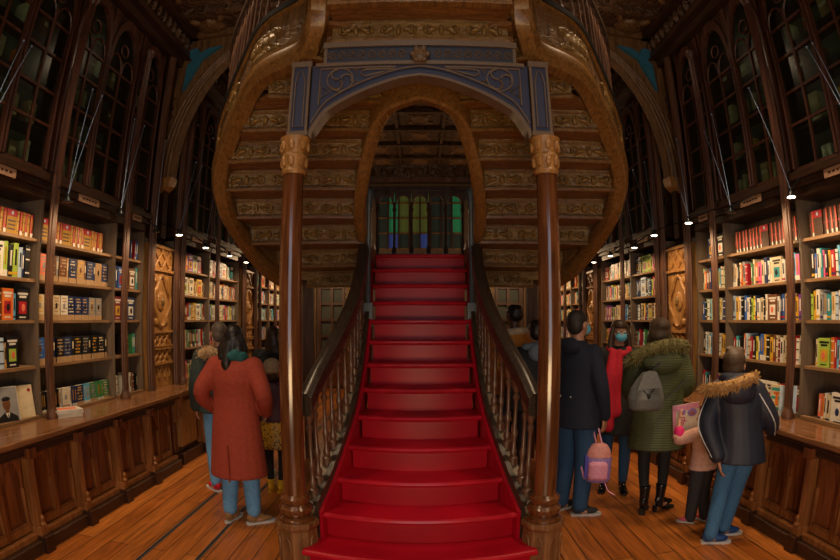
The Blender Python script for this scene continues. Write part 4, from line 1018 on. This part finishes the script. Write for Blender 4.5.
def jacket(t, Q, mat, hem, pad=.03, flare=.02, name='coat', waist=1., sleeve=1., neck=1.46, lab=None, voxel=.011, hemshift=(0, 0), belly=0):
    k = Q['k']; L = Q['L']; b = MB(); R_ = []
    for z, rx, ry in ((1.44, .075, .07), (1.40, .15, .095), (1.34, .19, .115), (1.25, .185, .125), (1.12, .165 * waist, .115), (1.0, .175 * waist, .12), (.9, .185, .13)):
        if z < hem: break
        c = L(0, 0, z); R_.append((c.x, c.y + belly * .02, c.z, (rx + pad) * k, (ry + pad) * k))
    z0 = R_[-1]; 
    steps = max(2, int((z0[2] / k - hem) / .08)) if z0[2] / k - hem > .02 else 0
    for i in range(1, steps + 1):
        f = i / steps; z = z0[2] / k + (hem - z0[2] / k) * f; R_.append((z0[0] * (1 - f * .0) + hemshift[0] * f * k, z0[1] + hemshift[1] * f * k, z * k, z0[3] + flare * f * k, z0[4] + flare * f * k))
    loft(b, R_, mat)
    for a in 'LR':
        w = Q['el' + a].lerp(Q['wr' + a], sleeve); limb(b, [Q['sh' + a] + Vector((0, 0, -.012 * k)), Q['el' + a], w], [(.062 + pad * .75) * k, (.055 + pad * .8) * k, (.05 + pad * .7) * k, (.04 + pad * .55) * k], mat)
    b.tube([L(0, 0, 1.38), L(0, 0, neck)], [.085 * k, .075 * k], mat, 12)
    return melt(b, name, mat, t, voxel, 3, lab)
def trousers(t, Q, mat, pad=.02, end=.1, name='trousers', top=.98):
    k = Q['k']; b = MB(); b.ell(Q['L'](0, 0, .93), ((.155 + pad) * k, (.11 + pad) * k, .12 * k), mat)
    for a in 'LR':
        A = Q['ank' + a]; K_ = Q['knee' + a]; E_ = A.lerp(K_, max(0, (end * k - A.z) / max(K_.z - A.z, .01)))
        limb(b, [Q['hip' + a], K_, E_], [(.083 + pad) * k, (.07 + pad) * k, (.055 + pad) * k, (.048 + pad) * k, (.038 + pad) * k], mat)
    return melt(b, name, mat, t, .011, 2)
def shoes(t, Q, mat, sole='white_sole', boot=0, heel=0, name='shoe', big=1., toes=None, lift=(0, 0)):
    k = Q['k'] * big
    for i, a in enumerate('LR'):
        A = Q['ank' + a]; tx, ty = Q['toe' + a]; g = math.atan2(-tx, ty); M = Matrix.Rotation(g, 3, 'Z'); O = Vector((A.x, A.y, lift[i]))
        fn = lambda u, v, d_: O + M @ Vector((u, v, d_))
        out = [(.034 * k * w_, (-.075 + .265 * f) * k) for f, w_ in ((0, .6), (.06, .9), (.3, .95), (.55, 1.05), (.75, 1.2), (.9, 1.0), (1, .45))]
        poly = out + [(-u, v) for u, v in reversed(out)]
        b = MB()
        if heel:
            b.prism([(u, v) for u, v in poly if v > .02 * k] , lambda u, v, d_: fn(u, v, d_), 0, .014 * k, sole); b.prism([(u, v) for u, v in poly if v < -.01 * k], fn, 0, heel, sole); b.prism([(-.02 * k, -.03 * k), (.02 * k, -.03 * k), (.02 * k, .05 * k), (-.02 * k, .05 * k)], lambda u, v, d_: fn(u, v, d_ + (.05 * k - v) * .6), .0, .012 * k, sole)
        else: b.prism(poly, fn, 0, .019 * k, sole)
        so = b.build('sole'); 
        b = MB(); h0 = .027 * k + heel * .4
        b.ell(fn(0, -.02 * k, h0 + .035 * k + heel * .4), (.034 * k, .052 * k, .045 * k), mat, 12, 8, M); b.ell(fn(0, .08 * k, h0 + .015 * k), (.036 * k, .085 * k, .03 * k), mat, 12, 8, M); b.ell(fn(0, .035 * k, h0 + .035 * k), (.03 * k, .06 * k, .035 * k), mat, 12, 8, M)
        zt = boot or .1 * k
        b.tube([fn(0, -.012 * k, h0), fn(0, -.008 * k, max(zt, h0 + .05 * k))], [.038 * k, .04 * k + (.012 if boot else 0) * k], mat, 12)
        sh = melt(b, name, mat, t, .007, 2); so.parent = sh
        if not boot:
            b = MB()
            for j in range(3): p = fn(0, (.035 + j * .022) * k, h0 + (.06 - j * .011) * k); b.tube([p - M @ Vector((.02 * k, 0, .004)), p + Vector((0, 0, .006 * k)), p + M @ Vector((.02 * k, 0, -.004))], .003, 'white_sole' if mat != 'leather' else 'black_cloth', 5)
            b.build('laces', sh)
def hair(t, Q, mat, items, strands=(), voxel=.009):
    b = MB(); kh = Q['kh']
    for c, r in items: b.ell(Q['H'](*c), [v * kh for v in r], mat, 14, 10, Q['HM'])
    for pts, rs in strands: limb(b, [Q['H'](*p) for p in pts], [r * kh for r in rs], mat)
    return melt(b, 'hair', mat, t, voxel, 2)
SHORT_HAIR = [((0, -.018, .032), (.08, .097, .08)), ((0, -.045, -.01), (.077, .062, .085))]
def strap(b, pts, w, mat): b.tube(cat_rom(pts, 6), w, mat, 8, .4)

# 1 woman in the rust coat
t, Q = person('woman seen from behind in long rust red coat and light blue jeans, black hair', -1.49, 3.88, 4, 1.66,
              arms=dict(elL=(-.285, -.07, 1.14), elR=(.285, -.07, 1.14), wrL=(-.24, .1, .98), wrR=(.24, .1, .98), hdL=(.3, .6, -.6), hdR=(-.3, .6, -.6)), legs=dict(toeL=(.1, 1), toeR=(.75, .6), ankR=(.115, -.01, .085), ankL=(-.11, -.02, .085)))
jacket(t, Q, 'rust_wool', .44, .028, .045, lab='rust red wool coat'); k = Q['k']
b = MB(); b.box((-.006, -.205, .42), (.006, -.19, .72), 'rust_wool'); b.build('back_vent', t)
trousers(t, Q, 'jeans_light', .026, .12, 'jeans'); shoes(t, Q, 'tan_canvas')
hair(t, Q, 'hair_black', SHORT_HAIR + [((0, -.05, -.06), (.095, .06, .12)), ((-.03, -.07, -.14), (.09, .05, .12)), ((.05, -.06, -.1), (.06, .05, .1))],
     [([(-.07, 0, .02), (-.105, -.03, -.1), (-.09, -.07, -.22)], [.03, .04, .02]), ([(.06, -.04, .02), (.1, -.03, -.09), (.085, -.04, -.2)], [.03, .035, .015]), ([(-.01, -.08, -.05), (-.02, -.12, -.2), (-.0, -.12, -.3)], [.04, .05, .02])])
b = MB(); L = Q['L']; limb(b, [L(-.06, .07, 1.43), L(-.09, -.02, 1.45), L(0, -.09, 1.45), L(.09, -.04, 1.45), L(.07, .06, 1.42)], [.03, .04, .045, .045, .035], 'teal_scarf'); limb(b, [L(.05, -.09, 1.47), L(.09, -.07, 1.42)], [.04, .03], 'teal_scarf'); melt(b, 'scarf', 'teal_scarf', t, .01, 3)

# 2 man in the fur-collared parka
t, Q = person('grey-haired person in dark parka with pale fur collar, partly behind the rust coat', -1.95, 4.66, -35, 1.68, legs=dict(toeL=(-.3, 1)))
jacket(t, Q, 'parka_dark', .82, .045, .01); trousers(t, Q, 'jeans_light', .02, .1, 'jeans'); shoes(t, Q, 'maroon_shoe' if 'maroon_shoe' in MATS else 'red_scarf')
hair(t, Q, 'hair_grey', SHORT_HAIR)
b = MB(); L = Q['L']; fur(b, [L(-.16, .1, 1.28), L(-.2, -.02, 1.38), L(-.12, -.14, 1.42), L(0, -.17, 1.36), L(.12, -.14, 1.42), L(.2, -.02, 1.4), L(.14, .1, 1.32)], .06, 900, .04, 'fur_beige', 2); b.build('fur_collar', t)

# 3 long-haired woman behind
t, Q = person('long-haired person in black jacket with a small backpack, just behind the knitted-hat child', -1.56, 5.25, 5, 1.63)
jacket(t, Q, 'black_cloth', .75, .035); trousers(t, Q, 'black_cloth', .012, .1); shoes(t, Q, 'leather')
hair(t, Q, 'hair_brown', SHORT_HAIR + [((0, -.06, -.1), (.09, .05, .16)), ((.02, -.08, -.22), (.11, .05, .14))])
b = MB(); L = Q['L']; b.ell(L(-.03, -.2, 1.2), (.12, .08, .17), 'charcoal'); b.tube([L(-.12, -.13, 1.36), L(-.12, -.02, 1.44), L(-.12, .12, 1.3)], .02, 'charcoal', 6); b.build('backpack', t, True)

# 4 child with knitted hat, patterned skirt
t, Q = person('child in beige knitted hat, ochre patterned skirt, black tights and yellow shoes', -1.42, 4.72, 10, 1.3, skin='skin_child', kid=.6, legs=dict(toeR=(.2, 1), ankR=(.07, .0, .085), ankL=(-.07, -.02, .085)))
jacket(t, Q, 'purple_dark', .95, .03, 0); trousers(t, Q, 'black_cloth', .004, .08, 'tights'); shoes(t, Q, 'yellow_shoe', boot=.13, sole='yellow_shoe')
b = MB(); k = Q['k']; loft(b, [(0, 0, .98 * k, .17 * k, .13 * k), (0, 0, .85 * k, .2 * k, .16 * k), (0, 0, .62 * k, .25 * k, .2 * k), (0, 0, .6 * k, .2 * k, .16 * k)], 'leopard'); b.build('skirt', t, True)
b = MB(); b.ell(Q['H'](0, -.02, .03), [v * Q['kh'] for v in (.1, .11, .1)], 'knit_beige'); b.ell(Q['H'](0, -.02, -.01), [v * Q['kh'] for v in (.105, .115, .04)], 'knit_beige'); melt(b, 'knitted_hat', 'knit_beige', t, .01, 2)
hair(t, Q, 'hair_brown', [((0, -.05, -.06), (.08, .05, .07))])

# 5 man in ochre jacket
t, Q = person('man in ochre jacket with white fleece collar, seen over the stair handrail', 1.0, 5.3, -25, 1.86, skin='skin_dark')
jacket(t, Q, 'ochre', .85, .045); trousers(t, Q, 'jeans', .02, .1, 'jeans'); shoes(t, Q, 'leather'); hair(t, Q, 'hair_black', [((0, -.015, .045), (.08, .095, .07)), ((0, -.04, .01), (.078, .068, .07))])
b = MB(); L = Q['L']; fur(b, [L(-.11, .1, 1.38), L(-.13, -.02, 1.43), L(-.07, -.12, 1.45), L(.07, -.12, 1.45), L(.13, -.02, 1.43), L(.11, .1, 1.38)], .038, 300, .012, 'fleece', 5); b.build('fleece_collar', t)

# 6 person with pale hood
t, Q = person('dark-haired person in charcoal jacket with pale blue hood, half behind the column', 1.1, 4.72, -10, 1.7)
jacket(t, Q, 'charcoal', .85, .035); trousers(t, Q, 'charcoal', .015, .1); shoes(t, Q, 'leather'); hair(t, Q, 'hair_black', SHORT_HAIR)
b = MB(); L = Q['L']; b.ell(L(0, -.12, 1.4), (.13, .08, .1), 'hood_blue'); limb(b, [L(-.1, .07, 1.42), L(-.12, -.05, 1.45), L(0, -.12, 1.46), L(.12, -.05, 1.45), L(.1, .07, 1.42)], [.035] * 3, 'hood_blue'); melt(b, 'hood', 'hood_blue', t, .01, 3)

# 7 man in navy coat
t, Q = person('man in navy coat and blue jeans with face mask, holding a small school bag', 1.33, 4.15, 52, 1.78,
              arms=dict(elR=(.235, -.0, 1.1), wrR=(.235, .08, .86), hdR=(-.05, .1, -1), elL=(-.24, .0, 1.1), wrL=(-.14, .2, 1.02), hdL=(.6, .5, .0)), legs=dict(toeL=(.2, 1), toeR=(.7, .7), shL=(-.155, 0, 1.375), shR=(.155, 0, 1.375)), head=(8, 0))
jacket(t, Q, 'navy_wool', .76, .018, .02, lab='navy wool coat'); trousers(t, Q, 'jeans', .03, .09, 'jeans'); shoes(t, Q, 'charcoal', 'silver')
hair(t, Q, 'hair_dark', SHORT_HAIR)
b = MB(); H_ = Q['H']; kh = Q['kh']; b.ell(H_(0, .078, -.045), [v * kh for v in (.056, .045, .05)], 'mask_blue', 12, 8, Q['HM']); 
for e in (-1, 1): b.tube([H_(e * .05, .07, -.03), H_(e * .078, .01, -.0)], .003, 'white_sole', 5)
b.build('face_mask', t, True)
b = MB(); L = Q['L']; b.ell(L(0, -.12, 1.42), (.12, .05, .07), 'navy_wool'); b.build('hood', t, True)
for e in (-1, 1): b = MB(); b.ell(L(e * .05, -.155, 1.02), (.009, .005, .009), 'silver', 8, 6); b.build('button', t, True)
# 8 woman with mask and red scarf
t, Q = person('woman facing us with glasses, blue face mask and long red scarf', 1.93, 4.66, 200, 1.69, head=(-12, 0))
jacket(t, Q, 'black_cloth', .6, .03, .02, lab='black coat'); trousers(t, Q, 'jeans', .012, .12, 'jeans'); shoes(t, Q, 'leather', 'black', boot=.2, name='boot')
H_ = Q['H']; kh = Q['kh']
hair(t, Q, 'hair_brown', [((0, .0, .06), (.082, .098, .06)), ((0, -.03, .045), (.086, .09, .075)), ((0, -.055, -.02), (.085, .06, .1)), ((0, -.06, -.14), (.11, .05, .12))], [([(-.07, .03, .05), (-.09, .02, -.06), (-.1, .02, -.2), (-.11, .06, -.3)], [.022, .03, .035, .02]), ([(.07, .03, .05), (.09, .02, -.06), (.1, .02, -.2), (.11, .06, -.32)], [.022, .03, .035, .02])])
b = MB(); b.ell(H_(0, .075, -.048), [v * kh for v in (.06, .045, .048)], 'mask_blue', 12, 8, Q['HM'])
for e in (-1, 1): b.tube([H_(e * .052, .07, -.03), H_(e * .08, .01, .0)], .003, 'white_sole', 5)
b.build('face_mask', t, True)
b = MB()
for e in (-1, 1): b.tube([H_(e * .032 + .024 * math.cos(a), .1, .004 + .017 * math.sin(a)) for a in [2 * PI * j / 14 for j in range(14)]], .0025, 'black', 5, closed=True); b.tube([H_(e * .056, .1, .008), H_(e * .08, .0, .005)], .0025, 'black', 5)
b.tube([H_(-.008, .102, .006), H_(.008, .102, .006)], .0025, 'black', 5); b.build('glasses', t)
b = MB(); L = Q['L']; limb(b, [L(-.09, .06, 1.42), L(-.09, -.05, 1.44), L(0, -.1, 1.44), L(.09, -.05, 1.44), L(.09, .06, 1.42), L(0, .12, 1.38), L(-.08, .07, 1.4)], [.035] * 3, 'red_scarf')
for x0, zb, w in ((.07, .7, .055), (.0, .84, .05)):
    limb(b, [L(x0, .12, 1.4), L(x0 + .02, .17, 1.2), L(x0 + .03, .18, 1.0), L(x0 + .02, .18, zb)], [.035, w, w, w * 1.1], 'red_scarf')
melt(b, 'scarf', 'red_scarf', t, .01, 3)

# 9 woman in olive parka
t, Q = person('woman from behind in quilted olive green parka with fur hood and heeled boots', 2.05, 4.0, 14, 1.7,
              arms=dict(elL=(-.25, .04, 1.1), wrL=(-.12, .22, 1.05), hdL=(.6, .6, .1), elR=(.25, .03, 1.12), wrR=(.14, .26, 1.08), hdR=(-.5, .8, 0)), legs=dict(ankL=(-.075, -.05, .11), ankR=(.09, .0, .11), toeL=(.35, 1), toeR=(.9, .6)), head=(15, 0))
jacket(t, Q, 'parka_olive', .6, .05, .03, lab='olive green quilted parka', waist=1.02); trousers(t, Q, 'black_cloth', .004, .2, 'leggings'); shoes(t, Q, 'leather', 'black', boot=.26, heel=.06, name='boot')
hair(t, Q, 'hair_chestnut', [((0, -.02, .045), (.1, .11, .085)), ((0, -.05, -.01), (.105, .075, .095)), ((.02, -.08, .06), (.07, .06, .05)), ((-.06, -.03, -.06), (.06, .06, .07)), ((.06, -.03, -.06), (.06, .06, .07))])
b = MB(); L = Q['L']; b.ell(L(-.02, -.15, 1.36), (.19, .1, .12), 'parka_olive'); limb(b, [L(-.13, .04, 1.42), L(-.1, -.1, 1.45), L(.05, -.12, 1.45), L(.14, .02, 1.43)], [.05, .06, .05], 'parka_olive'); melt(b, 'hood', 'parka_olive', t, .012, 3)
b = MB(); fur(b, [L(-.27, .02, 1.33), L(-.24, -.12, 1.4), L(-.14, -.2, 1.46), L(0, -.21, 1.5), L(.12, -.17, 1.5), L(.2, -.06, 1.48), L(.2, .05, 1.42)], .05, 1100, .045, 'fur_olive', 3); b.build('fur_trim', t)
# grey backpack hanging from her left shoulder
bx_, by_ = -.14, -.27
t2 = empty('backpack', (1.79, 3.72, .98), 'small grey drawstring backpack hanging on the back of the olive parka', 'backpack', rz=-math.radians(14))
b = MB(); loft(b, [(0, 0, 0, .1, .05), (0, 0, .02, .14, .075), (0, 0, .1, .155, .085), (0, 0, .18, .135, .08), (.01, 0, .26, .09, .06), (.01, 0, .31, .05, .035)], 'backpack_grey'); melt(b, 'bag', 'backpack_grey', t2, .009, 2)
b = MB(); b.prism([(-.1, .17), (.11, .2), (.06, .32), (0, .33), (-.05, .31)], lambda u, v, d_: (u, d_, v), -.105, -.085, 'backpack_grey'); b.build('flap', t2, bevel=.004)
b = MB(); b.tube([(-.07, -.09, .2), (0, -.11, .13), (.05, -.1, .2)], .005, 'black_cloth', 6); b.ell((.0, -.11, .13), (.015, .01, .02), 'black_cloth', 8, 6); b.build('drawcord', t2)
for pts in ([(.04, .03, .3), (.13, .1, .38), (.26, .17, .52), (.33, .24, .5)], [(.1, .03, .04), (.2, .08, .1), (.3, .12, .17), (.37, .2, .22)]):
    b = MB(); strap(b, pts, .014, 'black_cloth'); b.build('strap', t2)

# 10 toddler holding a magazine
t, Q = person('toddler in pale pink sweater, grey trousers and pink shoes holding up a magazine', 2.33, 3.62, -12, .98, skin='skin_child', kid=1.1,
              arms=dict(elL=(-.44, .1, 1.3), wrL=(-.4, .16, 1.56), hdL=(.1, .1, 1), elR=(.2, .15, 1.2), wrR=(.05, .3, 1.3), hdR=(-.3, .5, .7)), legs=dict(kneeL=(-.1, .02, .5), toeL=(-.6, .8), toeR=(-.1, 1), ankL=(-.12, .02, .085), ankR=(.12, -.04, .085)), head=(-35, -8))
jacket(t, Q, 'pink_knit', .84, .05, .02, 'sweater', sleeve=.25, voxel=.009); trousers(t, Q, 'grey_trousers', .05, .1); shoes(t, Q, 'pink_shoe', big=1.1)
b = MB(); k = Q['k']; limb(b, [Q['elL'].lerp(Q['wrL'], .12), Q['elL'].lerp(Q['wrL'], .4)], [.085 * k, .08 * k], 'magenta'); melt(b, 'cuff', 'magenta', t, .008, 2, 'bright magenta turned cuff')
hair(t, Q, 'hair_brown', SHORT_HAIR + [((0, -.05, -.06), (.08, .05, .06))], [([(.03, -.08, .02), (.02, -.12, -.04), (.02, -.1, -.12)], [.03, .03, .015])])
b = MB(); w_, h_ = .25, .33
b.box((-w_ / 2, -.004, 0), (w_ / 2, -.003, h_), 'book white'); b.box((-w_ / 2, -.003, .001), (w_ / 2 - .002, .003, h_ - .001), 'pages'); b.box((-w_ / 2, .003, 0), (w_ / 2, .004, h_), 'book white')
b.box((-w_ / 2, -.0045, h_ * .84), (w_ / 2, -.004, h_), 'pink_bag'); b.box((-w_ / 2, -.0045, 0), (-w_ / 2 + .03, -.004, h_), 'pink_bag'); b.box((-w_ / 2, -.0045, 0), (w_ / 2, -.004, .03), 'pink_bag')
for (u, v, r) in ((-.04, .26, .035), (.055, .25, .045)): b.ell((u, -.0045, v), (r, .002, r * .8), 'lilac', 10, 6); b.ell((u, -.0055, v - .006), (r * .55, .002, r * .35), 'lips', 8, 6)
b.text('Cap', .09, lambda u, v, q: (-.03 - v * .94 + u * .34, -.0055 - q, .15 + u * .94 + v * .34), 'magenta')
mg = b.build('magazine'); mg.location = (2.245, 3.8, .68); mg.rotation_euler = (.1, -.12, -math.radians(8)); tag(mg, 'pink and white children magazine held up by the toddler in the pink sweater', 'magazine')

# 11 boy in navy parka
t, Q = person('boy in dark navy parka with tan fur hood, blue jeans and trainers', 2.4, 3.22, 28, 1.46, kid=.8, lean=(-.12, .1),
              arms=dict(shL=(-.17, 0, 1.37), elL=(-.29, -.06, 1.08), wrL=(-.2, -.17, .78), hdL=(.3, -.1, -1), elR=(.3, .02, 1.12), wrR=(.34, .18, .98), hdR=(-.2, .8, -.3)),
              legs=dict(hipL=(-.07, .0, .9), hipR=(.1, .0, .9), kneeL=(-.12, -.02, .52), kneeR=(.03, .08, .5), ankL=(-.18, -.14, .09), ankR=(-.04, .06, .09), toeL=(1, .15), toeR=(1, .3)), head=(18, 4))
jacket(t, Q, 'parka_navy', .75, .055, .035, lab='dark navy padded parka', sleeve=.86); trousers(t, Q, 'jeans_mid', .03, .08, 'jeans'); shoes(t, Q, 'blue_shoe', big=1.1)
hair(t, Q, 'hair_chestnut', [((0, -.015, .03), (.086, .1, .083)), ((0, -.045, -.015), (.08, .062, .08)), ((.02, .04, .085), (.05, .05, .03)), ((-.03, .0, .1), (.04, .06, .025))])
L = Q['L']; b = MB(); b.ell(L(0, -.13, 1.38), (.15, .09, .12), 'parka_navy'); limb(b, [L(-.1, .08, 1.44), L(-.11, -.06, 1.48), L(.02, -.1, 1.48), L(.11, 0, 1.47), L(.09, .08, 1.44)], [.04, .045, .04], 'parka_navy'); melt(b, 'hood', 'parka_navy', t, .011, 3)
b = MB(); fur(b, [L(-.32, -.02, 1.37), L(-.24, -.14, 1.4), L(-.14, -.22, 1.42), L(-.02, -.24, 1.45), L(.1, -.2, 1.49), L(.17, -.1, 1.5)], .042, 900, .035, 'fur_tan', 4); b.build('fur_trim', t)
b = MB(); b.tube(cat_rom([Q['shL'] + Vector((-.07, -.05, .0)), Q['elL'] + Vector((-.08, -.03, 0)), Q['wrL'] + Vector((-.055, -.02, .03))], 6), .006, 'white_sole', 6); b.build('piping', t, label='pale sleeve piping')
b = MB(); b.tube(cat_rom([Q['shR'] + Vector((.02, -.085, -.02)), Q['elR'] + Vector((.02, -.095, 0)), Q['wrR'] + Vector((.02, -.07, -.02))], 6), .006, 'white_sole', 6); b.build('piping', t, label='pale sleeve piping')

# school bag held by the man
t3 = empty('school_bag', (1.5, 3.98, .33), 'small pink and lilac school backpack dangling from the hand of the man', 'bag', rz=-.35)
b = MB(); loft(b, [(0, 0, 0, .09, .045), (0, 0, .02, .11, .065), (0, 0, .2, .115, .07), (0, 0, .26, .1, .06)], 'lilac'); melt(b, 'bag', 'lilac', t3, .008, 2)
b = MB(); loft(b, [(0, 0, .22, .112, .068), (0, 0, .28, .1, .062), (0, 0, .33, .07, .045), (0, 0, .345, .04, .025)], 'coral_bag'); melt(b, 'lid', 'coral_bag', t3, .008, 2, 'salmon pink lid')
b = MB(); b.box((-.118, -.05, .04), (-.09, .045, .24), 'violet'); b.build('side_pocket', t3, bevel=.01)
b = MB(); loft(b, [(0, -.05, .03, .07, .02), (0, -.055, .05, .085, .035), (0, -.055, .17, .085, .035), (0, -.05, .2, .06, .02)], 'pink_bag'); melt(b, 'pocket', 'pink_bag', t3, .008, 2)
b = MB(); b.tube(cat_rom([(-.1, .03, .3), (-.14, .0, .15), (-.11, -.02, .03)], 6), .012, 'pink_bag', 6); b.build('strap', t3)
b = MB(); b.tube(cat_rom([(-.03, 0, .35), (-.06, .0, .46), (-.08, .03, .56), (-.03, .03, .5), (.02, 0, .34)], 6), .008, 'pink_bag', 6); b.build('handle', t3)
b = MB(); b.tube(cat_rom([(.06, -.03, .02), (.1, -.05, -.06), (.16, -.05, -.1)], 6), .005, 'pink_bag', 6); b.build('loose_strap', t3)
# ------------------------------------------------------------------ camera
c = bpy.data.cameras.new('camera'); co = bpy.data.objects.new('camera', c); COL.objects.link(co); sc.camera = co
co.location = (0, 0, EYE); co.rotation_euler = (PI / 2, 0, 0)
c.type = 'PANO'; c.panorama_type = 'FISHEYE_LENS_POLYNOMIAL'; c.sensor_fit = 'HORIZONTAL'; c.sensor_width = 36; c.sensor_height = 24
c.fisheye_polynomial_k0 = 0; c.fisheye_polynomial_k1 = -(840 / 36) / 508.; c.fisheye_polynomial_k2 = 0; c.fisheye_polynomial_k3 = 0; c.fisheye_polynomial_k4 = 0
c.fisheye_fov = PI; c.shift_y = 40 / 560; c.clip_start = .05; c.clip_end = 100
# ------------------------------------------------------------------ light
w = bpy.data.worlds.new('World'); sc.world = w; w.use_nodes = True
w.node_tree.nodes['Background'].inputs[0].default_value = (.5, .55, .7, 1); w.node_tree.nodes['Background'].inputs[1].default_value = .05
def light(kind, loc, aim, e, col, size=.1, size_y=None, spot=None, nm='light'):
    l = bpy.data.lights.new(nm, kind); l.energy = e; l.color = col
    o = bpy.data.objects.new(nm, l); COL.objects.link(o); o.location = loc
    o.rotation_euler = (Vector(aim) - Vector(loc)).to_track_quat('-Z', 'Y').to_euler()
    if kind == 'AREA': l.shape = 'RECTANGLE'; l.size = size; l.size_y = size_y or size
    else: l.shadow_soft_size = size
    if kind == 'SPOT': l.spot_size = spot or 1.6; l.spot_blend = .6
    return o
WARM = (1, .66, .36); COOL = (.72, .84, 1)
light('AREA', (0, YF + .1, 1.9), (0, 3, .8), 20, COOL, 2.4, 2.6, nm='entrance_daylight')
for s in (-1, 1):
    for y in (2.75, 3.4, 4.1, 4.75): light('SPOT', (s * 2.58, y, 2.62), (s * 3.25, y + .05, 1.5), 18 if s < 0 else 30, WARM, .04, spot=2.35, nm='shelf_spot')
    for y in (5.6, 6.6, 7.5, 8.2, 9.8, 10.9): light('SPOT', (s * 2.55, y, 2.72), (s * 3.25, y, 1.3), 33, WARM, .0, spot=2.0, nm='shelf_spot')
    for y in (1.6, 3.2): light('SPOT', (s * 1.9, y, 5.35), (s * 2.0, y + .3, 0), 210, (1, .7, .42), .2, spot=1.35, nm='overhead_fill')  # unseen overhead fill, added to light the people and the floor
    light('POINT', (s * 2.2, 10.8, 2.9), (0, 0, 0), 60, WARM, .0, nm='back_fill')  # unseen fill added to brighten the far end behind the stairs
    light('POINT', (s * 1.0, .8, 4.6), (0, 0, 0), 8, (1, .7, .45), .0, nm='upper_fill')  # weak unseen fill added to lift the ceiling and upper cabinets
    light('POINT', (s * 2.0, 4.6, 4.9), (0, 0, 0), 5, (1, .7, .45), .0, nm='upper_fill')  # second added fill up there, no fixture
light('SPOT', (0, .5, 5.3), (0, 3.3, .8), 50, (1, .9, .8), .2, spot=1.0, nm='stair_fill')  # unseen spot with no fixture, fills the red steps
light('AREA', (0, -1.0, .9), (0, 4, 3.2), 56, (1, .64, .27), 2.2, .6, nm='soffit_fill')  # low fill behind the camera, added to warm the stair undersides
light('SPOT', (1.9, 4.4, 5.3), (1.0, 5.3, 1.2), 60, (1, .7, .42), 0.0, spot=.9, nm='overhead_fill')  # added fill aimed at the ochre jacket, no fixture
vs = sc.view_settings; vs.view_transform = 'Standard'; vs.look = 'None'; vs.gamma = 1; vs.use_curve_mapping = False; vs.exposure = 0
sc.cycles.use_denoising = True
sc.cycles.max_bounces = 6; sc.cycles.caustics_reflective = False; sc.cycles.caustics_refractive = False
sc.cycles.sample_clamp_indirect = 4
